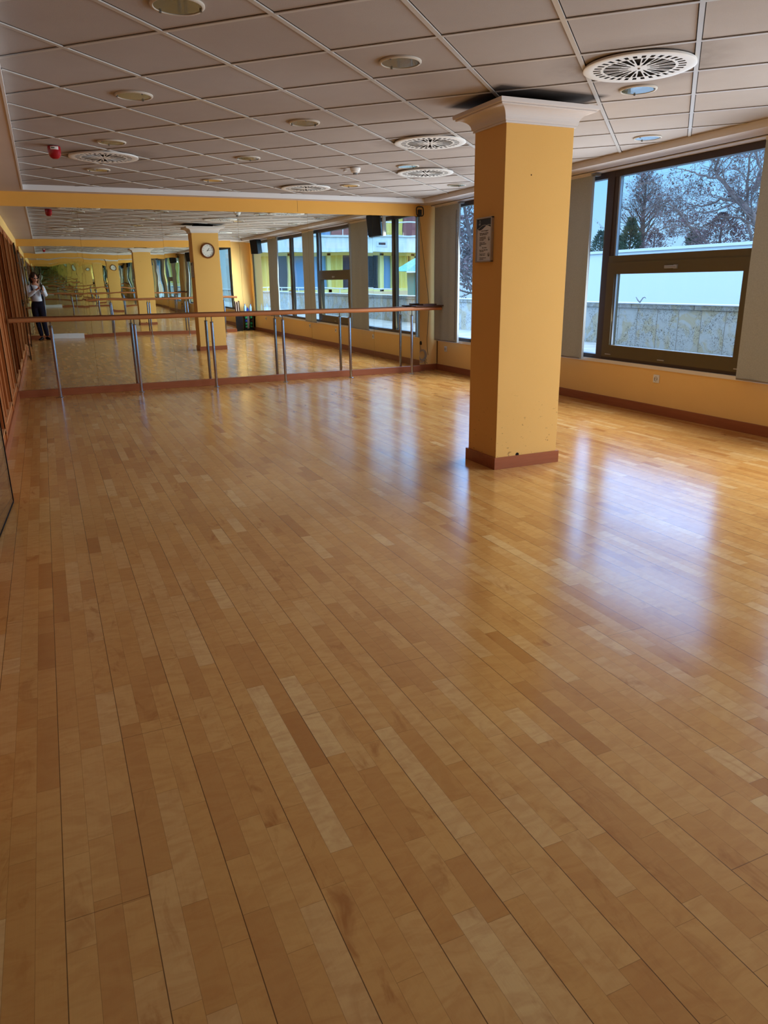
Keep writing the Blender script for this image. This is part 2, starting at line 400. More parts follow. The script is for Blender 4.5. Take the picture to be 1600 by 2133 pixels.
# ---------------------------------------------------------------- room shell
L = 10.394; XW = 5.6245; XL = -.45; ZC = 2.4375; YR = -.62; YRP = -1.2; XCW = 5.228; XCL = -.045; YC = 10.173; YCR = -.4
ZW0, ZW1 = .4647, 2.4375; DELTA = .003
struct('floor', B((-.7, 5.9, -1.7, 10.8, -.12, 0)), M['floor'], 'glossy maple strip parquet covering the whole studio', 'floor')
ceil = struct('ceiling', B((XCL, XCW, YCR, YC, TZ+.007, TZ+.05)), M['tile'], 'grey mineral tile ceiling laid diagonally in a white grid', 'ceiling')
def clip(px, py, dx, dy):
    t0, t1 = -99, 99
    for p, d, lo, hi in ((px, dx, XCL, XCW), (py, dy, YCR, YC)):
        a, b = (lo-p)/d, (hi-p)/d
        if a > b: a, b = b, a
        t0 = max(t0, a); t1 = min(t1, b)
    return (t0, t1) if t1-t0 > .05 else None
q = 1/math.sqrt(2)
for nm, (dx, dy), (ox, oy) in (('grid_bars_main', (q, q), (-q, q)), ('grid_bars_cross', (-q, q), (q, q))):
    bm = bmesh.new()
    for k in range(-18, 19):
        px, py = GX+.6*k*ox, GY+.6*k*oy; c = clip(px, py, dx, dy)
        if not c: continue
        h = .012; zt = .0 if 'main' in nm else .0012
        vs = []
        for t in c:
            for s in (-h, h):
                for z in (TZ+zt, TZ+.006):
                    vs.append(bm.verts.new((px+dx*t+ox*s, py+dy*t+oy*s, z)))
        for f in ((0, 1, 3, 2), (4, 6, 7, 5), (0, 4, 5, 1), (2, 3, 7, 6), (0, 2, 6, 4), (1, 5, 7, 3)): bm.faces.new([vs[i] for i in f])
    obj('grid_bar', bm, M['grid'], ceil)
obj('roof_void', B((XCL-.6, 5.95, -1.75, 10.85, 2.62, 2.7)), M['soffit'], ceil)
# soffit border with its stepped edge
t1 = struct('trim_1', B((XL-.15, XCL, -1.6, 10.6, ZC, 2.6)), M['soffit'], 'plain lowered ceiling border along the wood panelled wall', 'ceiling border')
obj('edge_profile', B((XCL-.012, XCL+.004, YCR, YC, ZC-.004, TZ+.004)), M['profile'], t1)
t2 = struct('trim_2', B((XCL, XCW, YC, 10.6, ZC, 2.6)), M['soffit'], 'pale ceiling border above the mirror wall', 'ceiling border')
obj('edge_profile', B((XCL, XCW, YC-.004, YC+.010, ZC-.003, TZ+.004)), M['profile'], t2)
t3 = struct('trim_3', B((XCW, 5.85, -1.6, 10.6, ZC, 2.6)), M['soffit'], 'pale ceiling border above the windows', 'ceiling border')
obj('edge_profile', B((XCW-.004, XCW+.010, YCR, YC, ZC-.003, TZ+.004)), M['cornice'], t3)
obj('curtain_track', B((5.505, 5.512, -1.3, 10.5, ZC-.004, ZC)), M['blackm'], t3)
obj('track_cover', B((5.512, 5.64, -1.3, 10.5, ZC-.012, ZC)), M['cornice'], t3)
t4 = struct('trim_4', B((XCL, XCW, -1.6, YCR, ZC, 2.6)), M['soffit'], 'pale ceiling border over the far mirrored end, seen in reflection', 'ceiling border')

wf = struct('wall_front', B((-.7, 5.267, L+.016, 10.75, 0, 2.6), (5.2, 5.9, 10.5, 10.75, 0, 2.6)), M['yellow'], 'yellow end wall carrying the mirrors', 'wall')
obj('beam', B((XL, 5.267, L-.008, 10.45, 2.273, ZC)), M['beam'], wf)
obj('beam_joint', B((3.37, 3.373, L-.0085, L, 2.29, ZC)), M['cabled'], wf)
wr_ = struct('wall_rear', B((-.7, 4.95, YR-.3, YR-.016, 0, 2.6), (4.8, 5.9, YRP-.3, YRP, 0, 2.6), (4.9, 4.95, YRP, YR-.02, 0, 2.6)), M['yellow'], 'yellow end wall behind the photographer, seen only in the mirror', 'wall')
obj('beam', B((XL, 4.95, YR-.05, YR+.008, 2.273, ZC)), M['beam'], wr_)
ww = struct('wall_right', B((XW, 5.90, -1.6, 10.7, 0, ZW0-.012), (XW, 5.95, -1.6, 10.7, ZW1, 2.62), (XW, 5.90, 10.47, 10.7, 0, 2.6), (XW, 5.9, -1.6, -1.0, 0, 2.6)),
            M['yellow'], 'low yellow wall under the windows', 'wall')
obj('window_sill', B((XW-.010, 5.86, -1.0, 10.48, ZW0-.012, .488)), M['sill'], ww)
obj('wall_outer_face', B((5.9, 5.96, -6, 14, -2.5, ZW0-.03), (5.95, 6.0, -6, 14, ZW1+.02, 3.6)), M['conc'], ww)
obj('reveal', B((XW-.002, 5.70, 10.44, 10.47, .488, ZW1)), M['sill'], ww)
wl = struct('wall_left', B((-.75, -.60, -1.6, 10.7, 0, 2.6), (-.60, XL, -1.6, 10.7, 2.235, 2.6)), M['yellow'], 'left wall with a yellow strip above the wood panelling', 'wall')
# skirtings
struct('baseboard_front', B((XL+.015, 5.272, L-.030, L+.016, 0, .09)), M['skirtx'], 'reddish wooden plinth under the mirrors', 'baseboard', bevel=.003)
struct('baseboard_corner', B((5.27, XW-.016, 10.482, 10.5, 0, .093)), M['skirtx'], 'short reddish skirting in the corner beside the mirrors', 'baseboard')
struct('baseboard_right', B((XW-.016, XW, -1.38, 10.5, 0, .094)), M['skirt'], 'reddish skirting below the window wall', 'baseboard', bevel=.002)
br = struct('baseboard_rear', B((-.43, .07, YR-.02, YR+.025, 0, .09), (.85, 4.955, YR-.02, YR+.025, 0, .09), (4.95, 4.966, YRP, YR, 0, .09)), M['skirtx'], 'reddish plinth under the mirrors behind the photographer', 'baseboard')
obj('white_plinth_tile', B((.07, .458, YR-.02, YR+.028, 0, .12), (.462, .85, YR-.02, YR+.028, 0, .12)), M['marble'], br)
struct('baseboard_left', B((-.60, -.435, -.6, L, 0, .10)), M['skirt'], 'wooden plinth below the panelled wall', 'baseboard')

# ---------------------------------------------------------------- pillar
PX0, PX1, PY0, PY1 = 2.8995, 3.4419, 4.4794, 4.8706
pil = struct('pillar', B((PX0, PX1, PY0, PY1, 0, 2.435)), M['pillar'], 'free-standing square yellow pillar with a white capital', 'pillar', loc=((PX0+PX1)/2, (PY0+PY1)/2, 0), bevel=.002)
def ring_profile(bm, prof):
    rings = []
    for o, z in prof:
        rings.append([bm.verts.new(p) for p in ((PX0-o, PY0-o, z), (PX1+o, PY0-o, z), (PX1+o, PY1+o, z), (PX0-o, PY1+o, z))])
    for a, b in zip(rings, rings[1:]):
        for i in range(4): bm.faces.new((a[i], a[(i+1) % 4], b[(i+1) % 4], b[i]))
bm = bmesh.new()
prof = [(0, 2.318), (.010, 2.318), (.012, 2.324), (.010, 2.330), (.016, 2.332), (.018, 2.338)]
for k in range(9):
    a = k/8*math.pi/2; prof.append((.020+.075*(1-math.cos(a)), 2.340+.062*math.sin(a)))
prof += [(.100, 2.404), (.104, 2.408), (.100, 2.412), (.112, 2.414), (.116, 2.419), (.118, 2.440), (0, 2.440)]
ring_profile(bm, prof)
obj('capital', bm, M['cornice'], pil)
obj('gap_shade_core', B((PX0+.08, PX1-.08, PY0+.08, PY1-.08, 2.435, 2.6)), M['blackm'], pil)  # black core added so the gap above the capital reads as shade
obj('baseboard', B((PX0-.0165, PX1+.0165, PY0-.0165, PY0, 0, .088), (PX0-.0165, PX1+.0165, PY1, PY1+.0165, 0, .088), (PX0-.0165, PX0, PY0, PY1, 0, .088), (PX1, PX1+.0165, PY0, PY1, 0, .088)), M['skirtx'], pil)
bm = bmesh.new(); lathe(bm, [(0, -.002), (.016, -.001), (.016, .004)], 12, (3.09, PY0+.001, .092), 'y'); obj('chip', bm, M['blackm'], pil)

# ---------------------------------------------------------------- mirrors
MX = [XL+.012, .525, 1.525, 2.525, 3.510, 4.495, 5.265]
names = ['leftmost, beside the panelling', 'second from the panelled wall', 'third from the panelled wall', 'fourth from the panelled wall', 'fifth, next to the narrow end panel', 'narrow end panel beside the yellow corner']
for i, (a, b) in enumerate(zip(MX, MX[1:])):
    bm = bmesh.new(); vs = bxm(bm, a+.001, b-.001, L, L+.012, .090, 2.273)
    for v in vs: v.co.y -= DELTA*(v.co.z-.0) + (0.0)
    o = obj('mirror_panel', bm, mirror_material('mirror_glass', i*3.1+1, .0009), loc=((a+b)/2, L, .09))
    tag(o, 'tall mirror panel of the barre wall, '+names[i], 'mirror', 'mirror panels on the barre wall')
RX = [-.40, .95, 1.95, 2.95, 3.95, 4.948]
for i, (a, b) in enumerate(zip(RX, RX[1:])):
    bm = bmesh.new(); vs = bxm(bm, a+.001, b-.001, YR-.012, YR, .12 if i == 0 else .09, 2.273)
    for v in vs: v.co.y += .0012*v.co.z
    o = obj('mirror_panel', bm, mirror_material('mirror_glass_rear', i*4.7+20, .0016), loc=((a+b)/2, YR, .09))
    tag(o, 'mirror on the wall behind the photographer, '+['by the panelling', 'second from the panelling', 'middle one', 'fourth from the panelling', 'next to the recessed corner'][i], 'mirror', 'mirrors on the opposite wall')

# ---------------------------------------------------------------- barres
def barre(y, x0, x1, xs, label, wallside):
    t = thing('ballet_barre', ((x0+x1)/2, y, 0), label, 'barre')
    bm = bmesh.new(); n = 24
    tube(bm, [(x0+(x1-x0)*k/n, y, .958+.002*math.sin(k*.9)) for k in range(n+1)], .0265, 16)
    obj('handrail', bm, M['rail'], t, smooth=True, auto=40)
    for x in xs:
        bm = bmesh.new()
        lathe(bm, [(0, 0), (.040, 0), (.040, .004), (.034, .008), (.0195, .010), (.0195, .855), (.017, .860), (.0165, .872), (.006, .874)], 20, (x, y, 0))
        p = obj('post', bm, M['steel'], t, smooth=True, auto=35)
        bm = bmesh.new(); tube(bm, [(x, y, .870), (x, y, .940)], .0065, 10); obj('stem', bm, M['steeld'], p, smooth=True)
        bm = bmesh.new(); lathe(bm, [(0, .862), (.024, .862), (.024, .872), (0, .872)], 16, (x, y, 0)); obj('collar', bm, M['steeld'], p)
    return t
barre(10.19, XL+.03, 5.53, [.040, 1.031, 2.027, 3.015, 4.020, 5.030], 'long wooden ballet barre on steel posts in front of the mirrors', 1)
barre(YR+.22, 1.02, 4.98, [1.62, 2.6, 3.6, 4.6], 'wooden ballet barre at the opposite end, seen in the mirrors', -1)

# ---------------------------------------------------------------- panelled left wall
XP = -.445
def bay(k, y0, y1, slats):
    d = struct('door_%d' % (k+1), B((-.60, -.545, y0, y1, .10, 2.235)), M['oakd'],
               'wood-framed panel bay of the left wall, ' + ['beside the mirrors', 'second from the mirrors', 'third from the mirrors', 'fourth from the mirrors, behind the glass door', 'fifth from the mirrors', 'sixth from the mirrors', 'beside the photographer'][k], 'panelling', loc=(-.57, (y0+y1)/2, .1))
    obj('top_rail', B((-.56, XP, y0, y1, 2.13, 2.235)), M['oak'], d)
    obj('bottom_rail', B((-.56, XP-.004, y0, y1, .10, .185)), M['oak'], d)
    obj('bead', B((-.50, XP+.004, y0+.06, y1-.06, .185, .197)), M['edge'], d)
    for s, (a, b) in enumerate(((y0, y0+.075), (y1-.075, y1))):
        st = obj('stile', B((-.56, XP+.006, a, b, .10, 2.2)), M['oak'], d)
        obj('bead', B((XP-.002, XP+.011, a+(.066 if s == 0 else 0), b-(0 if s == 0 else .066), .15, 2.19)), M['edge'], st)
    n = 5
    for i in range(slats):
        yy = y0+.075+(y1-y0-.15)*(i+1)/(slats+1)
        sl = obj('slat', B((-.55, XP-.01, yy-.028, yy+.028, .185, 2.13)), M['oak'], d)
        obj('bead', B((XP-.012, XP-.004, yy+.020, yy+.028, .19, 2.125)), M['edge'], sl)
ys = [10.39, 8.69, 6.99, 5.29, 3.59, 1.89, .19, -.62]
for k in range(7):
    bay(k, ys[k+1]+.004, ys[k]-.004 if k else ys[k], (2, 2, 3, 3, 3, 3, 1)[k])

def glass_door(hy, ey, hx, ex, label, ztop=2.10):
    """leaf hinged at (hx,hy) with its free edge at (ex,ey)"""
    t = thing('glass_door', (hx, hy, 0), label, 'door')
    d = Vector((ex-hx, ey-hy, 0)); Ln = d.length; d.normalize(); nrm = Vector((d.y, -d.x, 0))
    def slab(s0, s1, z0, z1, th, off=0.0):
        bm = bmesh.new(); vs = bxm(bm, 0, 1, 0, 1, 0, 1)
        for v in vs:
            s = s0+(s1-s0)*v.co.x; n_ = off+(v.co.y-.5)*th; z = z0+(z1-z0)*v.co.z
            v.co = Vector((hx, hy, 0))+d*s+nrm*n_+Vector((0, 0, z))
        return bm
    obj('glass_pane', slab(.0, Ln-.004, .012, ztop, .010), M['dglass'], t)
    obj('edge_seal', slab(Ln-.006, Ln+.004, .012, ztop, .016), M['blackm'], t)
    obj('bottom_seal', slab(0, Ln, .004, .014, .014), M['blackm'], t)
    for z0 in (1.90,):
        obj('steel_shoe', slab(Ln-.20, Ln-.01, z0, z0+.16, .030), M['steeld'], t)
    bm = slab(Ln-.15, Ln-.02, .98, 1.10, .034); obj('lock_case', bm, M['steeld'], t)
    bm = bmesh.new(); P0 = Vector((hx, hy, 0))+d*(Ln-.10)+nrm*.055
    tube(bm, [P0+Vector((0, 0, .95)), P0+Vector((0, 0, 1.92))], .016, 12)
    h = obj('pull_bar', bm, M['steel'], t, smooth=True)
    bm = bmesh.new()
    for z in (1.04, 1.75): tube(bm, [P0+Vector((0, 0, z)), P0-nrm*.05+Vector((0, 0, z))], .010, 8)
    obj('standoff', bm, M['steeld'], h)
    return t
glass_door(4.20, 5.158, -.418, -.358, 'frameless glass door folded open against the left panelling, with a long steel pull bar')
glass_door(.95, 1.85, -.418, -.375, 'second glass door near the photographer, seen in the mirror')

# ---------------------------------------------------------------- windows
XG = 5.65
MUL = [10.62, 8.625, 6.655, 4.66, 2.67, .70, -1.05]
def window(k, ya, yb, sash, label):
    w = struct('window_%d' % (k+1), B((XG-.01, XG+.07, ya, yb, .488, .535), (XG-.01, XG+.07, ya, yb, 2.363, ZW1-.015)), M['brown'], label, 'window', loc=(XG, (ya+yb)/2, ZW0))
    obj('mullion', B((XG-.012, XG+.075, yb-.048, yb+.048, .488, ZW1-.015)), M['brown'], w)
    if not sash:
        obj('pane', B((XG+.030, XG+.036, ya+.05, yb-.055, .535, 2.363)), M['glass'], w)
        obj('reveal', B((XG+.0, XG+.03, ya+.055, ya+.075, .535, 2.363), (XG+.0, XG+.03, yb-.075, yb-.055, .535, 2.363)), M['olive'], w)
    else:
        y0, y1 = ya+.048, yb-.048
        obj('transom', B((XG-.012, XG+.075, y0, y1, 1.512, 1.580)), M['olive'], w)
        obj('pane', B((XG+.030, XG+.036, y0, y1, 1.58, 2.363)), M['glass'], w)
        obj('glazing_bead', B((XG+.0, XG+.03, y1-.082, y1-.055, 1.58, 2.363), (XG+.0, XG+.03, y0, y0+.022, 1.58, 2.363)), M['steeld'], w)
        obj('fixed_stile', B((XG-.004, XG+.06, y1-.055, y1, 1.58, 2.363)), M['brown'], w)
        zs0, zs1 = .522, 1.512
        s = obj('sash', B((XG-.022, XG+.06, y0, y1, zs0, .651), (XG-.022, XG+.06, y0, y1, 1.393, zs1), (XG-.022, XG+.06, y1-.115, y1, .651, 1.393), (XG-.022, XG+.06, y0, y0+.134, .651, 1.393)), M['olive'], w)
        obj('sash_pane', B((XG+.020, XG+.026, y0+.134, y1-.115, .651, 1.393)), M['glass'], s)
        obj('glazing_bead', B((XG-.002, XG+.02, y1-.127, y1-.115, .651, 1.393)), M['alu'], s)
        ym = (y0+y1)/2+.03
        h = obj('handle', B((XG-.044, XG-.022, ym-.075, ym+.075, 1.435, 1.463)), M['alu'], s, bevel=.004)
        obj('rosette', B((XG-.032, XG-.022, ym-.085, ym-.035, 1.430, 1.468)), M['alu'], h)
        for yy in (y1-.11, ym+.02, y0+.06):
            obj('hinge_cover', B((XG-.028, XG-.022, yy-.045, yy+.045, .545, .555)), M['alu'], s)
labs = ['window in the corner by the mirrors, half behind a grey blind', 'tall plain window hidden behind the pillar, seen in the mirror',
        'big window right of the pillar with an opening lower sash', 'window right of the big one, mostly behind the picture edge', 'plain window in the middle of the reflected row', 'far reflected window above the dumbbells']
# bays run from the mirror wall towards the camera
window(0, MUL[1], 10.47, False, labs[0])
window(1, MUL[2], MUL[1], False, labs[1])
window(2, MUL[3], MUL[2], True, labs[2])
window(3, MUL[4], MUL[3], False, labs[3])
window(4, MUL[5], MUL[4], False, labs[4])
window(5, MUL[6], MUL[5], False, labs[5])

def blind(y0, y1, label, strip=None, cord=None):
    t = thing('window_blind', (5.55, (y0+y1)/2, ZW0), label, 'blind', 'grey fabric panel blinds')
    bm = bmesh.new(); n = 16; nz = 6; grid = []
    for a in range(n+1):
        yy = y0+(y1-y0)*a/n
        grid.append([(5.548+.006*math.sin(a*1.1)+.003*math.sin(a*.5+z), yy, ZW0+.018+(ZW1-.03-ZW0-.018)*z/nz) for z in range(nz+1)])
    f = [[bm.verts.new(p) for p in c] for c in grid]; b_ = [[bm.verts.new((p[0]+.002, p[1], p[2])) for p in c] for c in grid]
    for a in range(n):
        for z in range(nz):
            bm.faces.new((f[a][z], f[a+1][z], f[a+1][z+1], f[a][z+1])); bm.faces.new((b_[a][z], b_[a][z+1], b_[a+1][z+1], b_[a+1][z]))
    obj('fabric', bm, M['blind'], t, smooth=True)
    obj('head_rail', B((5.540, 5.562, y0, y1, ZW1-.034, ZW1-.012)), M['cornice'], t)
    obj('bottom_bar', B((5.542, 5.558, y0+.005, y1-.005, ZW0+.006, ZW0+.020)), M['steeld'], t)
    if strip:
        obj('side_channel', B((5.535, 5.565, strip, strip+.035, ZW0+.01, ZW1-.02)), M['blind'], t)
        obj('bracket', B((5.530, 5.60, strip-.05, strip+.01, ZW1-.045, ZW1-.02)), M['greyp'], t)
    if cord:
        bm = bmesh.new(); tube(bm, [(5.525, cord+.004*math.sin(z*2), ZW0+.05+z*.1) for z in range(19)], .0035, 6); obj('pull_cord', bm, M['cabled'], t)
    return t
blind(9.76, 10.44, 'grey fabric blind in the corner next to the mirrors', 9.70, 9.755)
blind(6.875, 7.73, 'grey fabric blind between the pillar and the big window', 6.835, None)
blind(3.92, 4.71, 'grey fabric blind at the right edge, covering the right side of the big window')
blind(.99, 1.82, 'grey fabric blind seen only in the mirror, beside the reflected speaker', 1.825, None)

# ---------------------------------------------------------------- ceiling fittings
def downlight_proto():
    t = thing('downlight', (0, 0, TZ), 'x', 'downlight', 'round ceiling downlights')
    bm = bmesh.new(); lathe(bm, [(.103, TZ+.006), (.103, TZ-.003), (.105, TZ-.005), (.113, TZ-.0045), (.117, TZ-.001), (.117, TZ+.006)], 40); obj('ring', bm, M['lring'], t, smooth=True, auto=40)
    bm = bmesh.new(); lathe(bm, [(0, TZ-.002), (.102, TZ-.002), (.103, TZ+.000), (0, TZ+.002)], 40); obj('glass_disc', bm, M['lens'], t, smooth=True, auto=40)
    for k in range(3):
        a = 2*math.pi*k/3+.4; x, y = .103*math.cos(a), .103*math.sin(a)
        bm = bmesh.new(); lathe(bm, [(0, TZ-.011), (.006, TZ-.010), (.006, TZ-.003)], 10, (x, y, 0)); obj('clip', bm, M['steeld'], t)
    return t
LIGHTS = []
for c, (x, ys_) in enumerate(((.70, (8.72, 7.09, 5.395, 3.70, 2.0, .35)), (1.967, (9.15, 7.51, 5.80, 4.12, 2.42, .72)), (3.65, (9.11, 7.48, 5.80, 4.12, 2.42, .72)), (4.91, (8.67, 7.0, 5.38, 3.70, 2.0, .35)))):
    rown = ['row by the wood panelling', 'second row from the panelling', 'second row from the windows', 'row by the windows'][c]
    for r, y in enumerate(ys_):
        LIGHTS.append((x, y, 'round downlight %s from the mirrors in the %s' % (ORD[r].replace('nearest', 'first'), rown)))
dl = downlight_proto()
for i, (x, y, lab) in enumerate(LIGHTS):
    o = dl if i == 0 else copy_tree(dl)
    o.location = (x, y, TZ); o.rotation_euler = (0, 0, i*1.3); o['label'] = lab
def vent_proto():
    t = thing('air_diffuser', (0, 0, TZ), 'x', 'air vent', 'round swirl air outlets in the ceiling')
    bm = bmesh.new(); lathe(bm, [(.262, TZ-.012), (.300, TZ-.014), (.308, TZ-.011), (.306, TZ), (.27, TZ)], 72); obj('rim', bm, M['whitep'], t, smooth=True, auto=40)
    bm = bmesh.new(); N = 128; rad = [0, .045, .060, .11, .195, .210, .252, .264]
    ring = [[bm.verts.new((r*math.cos(2*math.pi*i/N), r*math.sin(2*math.pi*i/N), TZ-.012)) for i in range(N)] if r else None for r in rad]
    cen = bm.verts.new((0, 0, TZ-.012))
    for i in range(N):
        j = (i+1) % N; bm.faces.new((cen, ring[1][i], ring[1][j]))
        for k in range(1, len(rad)-1):
            long_ = (i % 8) in (0, 1, 2, 3); short = (i % 8) in (5, 6)
            slot = (k in (2, 3) and long_) or (k == 3 and short) or (k == 5 and i % 4 < 2) or (k == 1 and long_ and (i//8) % 2 == 0 and i % 8 < 2)
            if not slot: bm.faces.new((ring[k][i], ring[k][j], ring[k+1][j], ring[k+1][i]))
    f = obj('slotted_plate', bm, M['whitep'], t)
    so = f.modifiers.new('thick', 'SOLIDIFY'); so.thickness = .0012; so.offset = 1
    bm = bmesh.new(); lathe(bm, [(0, TZ-.001), (.262, TZ-.001), (.262, TZ-.010)], 48); obj('dark_box', bm, M['blackm'], t)
    bm = bmesh.new(); lathe(bm, [(0, TZ-.018), (.006, TZ-.017), (.008, TZ-.012)], 10); obj('screw', bm, M['steeld'], t)
    return t
VL = ['above and right of the pillar, the largest in view', 'behind and left of the pillar top', 'near the red siren', 'low behind the pillar, closer to the windows', 'nearest the mirror wall', 'in front of the siren row, seen in the mirror', 'over the camera, seen in the mirror', 'by the windows near the camera, seen in the mirror']
vp = vent_proto()
for i, (x, y) in enumerate(VENTS):
    o = vp if i == 0 else copy_tree(vp)
    o.location = (x, y, TZ); o.rotation_euler = (0, 0, .3+i*.7); o['label'] = 'round white swirl vent, '+VL[i]
# siren and detector
t = thing('fire_siren', (.259, 7.436, TZ), 'dark red dome siren with a white label hanging from the ceiling', 'siren')
bm = bmesh.new(); lathe(bm, [(0, -.098), (.022, -.096), (.040, -.084), (.050, -.062), (.053, -.035), (.053, -.008), (.050, 0), (0, 0)], 32, (.259, 7.436, TZ)); obj('dome', bm, M['red'], t, smooth=True, auto=50)
bm = bmesh.new()
for k in range(8):
    a0, a1 = [math.radians(-125+k*9.0) for k in (k, k+1)]
    v = [bm.verts.new((.259+.0538*math.cos(a), 7.436+.0538*math.sin(a), z)) for a, z in ((a0, TZ-.030), (a1, TZ-.030), (a1, TZ-.006), (a0, TZ-.006))]; bm.faces.new(v)
lb = obj('label_strip', bm, M['whitep'], t)
obj('print', B((.235, .262, 7.3815, 7.3822, TZ-.021, TZ-.014)), M['ink'], lb)
t = thing('smoke_detector', (3.167, 7.747, TZ), 'white smoke detector on the ceiling between the two middle vents', 'smoke detector')
bm = bmesh.new(); lathe(bm, [(0, 0), (.055, 0), (.055, -.018), (.046, -.024), (.046, -.038), (.030, -.046), (0, -.046)], 28, (3.167, 7.747, TZ)); obj('body', bm, M['whitep'], t, smooth=True, auto=35)
bm = bmesh.new(); lathe(bm, [(0, -.066), (.022, -.064), (.024, -.046), (0, -.046)], 20, (3.167, 7.747, TZ)); obj('sensor', bm, M['greyp'], t, smooth=True, auto=35)
obj('bracket', B((3.09, 3.12, 7.84, 7.90, TZ-.02, TZ)), M['whitep'], t)

# ---------------------------------------------------------------- wall sockets
def socket(x, y, z, label):
    t = thing('power_socket', (x, y, z), label, 'socket', 'white sockets under the windows')
    obj('plate', B((x-.010, x, y-.041, y+.041, z-.041, z+.041)), M['whitep'], t, bevel=.006)
    bm = bmesh.new(); lathe(bm, [(0, .004), (.019, .004), (.0195, -.002), (.022, -.003), (.022, 0)], 24, (x-.011, y, z), 'x'); obj('socket_well', bm, M['greyp'], t, smooth=True, auto=40)
    bm = bmesh.new()
    for s in (-.0095, .0095): lathe(bm, [(0, -.003), (.0032, -.003), (.0032, .004)], 8, (x-.011, y+s, z), 'x')
    obj('pin_hole', bm, M['blackm'], t)
socket(XW, 5.734, .361, 'white wall socket below the big window right of the pillar')
socket(XW, 10.196, .343, 'white wall socket in the corner under the blind by the mirrors')
socket(XW, 7.75, .36, 'white wall socket under the windows, hidden behind the pillar but seen in the mirror')
socket(XW, 4.0, .37, 'white wall socket under the blind at the right edge, seen in the mirror')
socket(XW, .2, .37, 'farthest white wall socket in the mirror, before the dumbbell rack')

# ---------------------------------------------------------------- sign on the pillar
sx0 = PX0
t = thing('notice_sign', (sx0, 4.695, 1.61), 'aluminium-framed notice with a navy header on the pillar side', 'sign')
y0, y1, z0, z1 = 4.592, 4.798, 1.466, 1.762
obj('frame', B((sx0-.022, sx0, y0, y0+.010, z0, z1), (sx0-.022, sx0, y1-.010, y1, z0, z1), (sx0-.022, sx0, y0, y1, z0, z0+.010), (sx0-.022, sx0, y0, y1, z1-.010, z1)), M['alu'], t, bevel=.002)
sheet = obj('sheet', B((sx0-.014, sx0-.002, y0+.01, y1-.01, z0+.01, z1-.01)), M['paper'], t)
def poly(bm, pts, x):
    bm.faces.new([bm.verts.new((x, a, b)) for a, b in pts])
W_, H_ = y1-y0-.02, z1-z0-.02
def SP(u, v): return (y1-.01-u*W_, z0+.01+v*H_)          # u left to right as read, v bottom to top
bm = bmesh.new()
top = [(k/14, .80-.055*math.sin(k/14*math.pi*2.0+.2)*(1-.2*k/14)-.015) for k in range(15)]
vs_t = [SP(0, 1), SP(1, 1)] + [SP(u, v) for u, v in reversed(top)]
poly(bm, vs_t, sx0-.0146); obj('header_band', bm, M['signb'], sheet)
bm = bmesh.new()
for ph, am, of in ((.6, .06, .79), (2.2, .05, .80)):
    pts = [(k/20, of-am*math.sin(k/20*math.pi*1.6+ph)) for k in range(21)]
    for (u0, v0), (u1, v1) in zip(pts, pts[1:]): poly(bm, [SP(u0, v0), SP(u1, v1), SP(u1, v1+.008), SP(u0, v0+.008)], sx0-.0150)
obj('wave_line', bm, M['whitep'], sheet)
bm = bmesh.new()
cy_, cz_ = SP(.18, .93); 
for k in range(16):
    a0, a1 = 2*math.pi*k/16, 2*math.pi*(k+1)/16
    poly(bm, [(cy_-.008*math.cos(a0), cz_+.013*math.sin(a0)), (cy_-.008*math.cos(a1), cz_+.013*math.sin(a1)), (cy_-.006*math.cos(a1), cz_+.010*math.sin(a1)), (cy_-.006*math.cos(a0), cz_+.010*math.sin(a0))], sx0-.0152)
obj('emblem', bm, M['paper'], sheet)
def to_mesh(o):
    dg = bpy.context.evaluated_depsgraph_get(); me = bpy.data.meshes.new_from_object(o.evaluated_get(dg)); n = o.name.split('.')[0]
    k = bpy.data.objects.new(n, me); COL.objects.link(k); k.parent = o.parent; k.location = o.location; k.rotation_euler = o.rotation_euler
    bpy.data.objects.remove(o); k.name = n
    return k
def text(s, u, v, size, m, parent, name='text_line', x=sx0-.0152, align='LEFT'):
    c = bpy.data.curves.new(name, 'FONT'); c.body = s; c.size = size; c.align_x = align; c.extrude = .0001; c.offset = .00012
    yy, zz = SP(u, v)
    o = bpy.data.objects.new(name, c); COL.objects.link(o); c.materials.append(m)
    o.rotation_euler = (math.pi/2, 0, -math.pi/2); o.parent = parent; o.location = Vector((x, yy, zz))-wloc(parent)
    return to_mesh(o)
text('Hotel', .10, .865, .010, M['paper'], sheet, x=sx0-.0153)
for s, u, v, al in (('Kedves Vend\u00e9geink!', .54, .705, 'CENTER'), ('K\u00e9rj\u00fck, hogy a teremben', .18, .650, 'LEFT'), ('tiszta cip\u0151t viseljenek.', .18, .615, 'LEFT'),
                    ('A teremben \u00e9telt', .18, .555, 'LEFT'), ('\u00e9s italt fogyasztani', .18, .520, 'LEFT'), ('nem szabad.', .18, .485, 'LEFT'),
                    ('K\u00e9rj\u00fck, a terem', .18, .425, 'LEFT'), ('haszn\u00e1lat\u00e1t jelezz\u00e9k', .18, .390, 'LEFT'), ('el\u0151re.', .18, .355, 'LEFT'),
                    ('Dear Guests,', .54, .300, 'CENTER'), ('Please wear clean shoes', .18, .245, 'LEFT'), ('in this room.', .18, .210, 'LEFT'),
                    ('Please do not eat', .18, .155, 'LEFT'), ('or drink in here.', .18, .120, 'LEFT'),
                    ('Thank you for your', .18, .060, 'LEFT'), ('cooperation.', .18, .025, 'LEFT')):
    text(s, u, v, .0115, M['ink'], sheet, align=al)
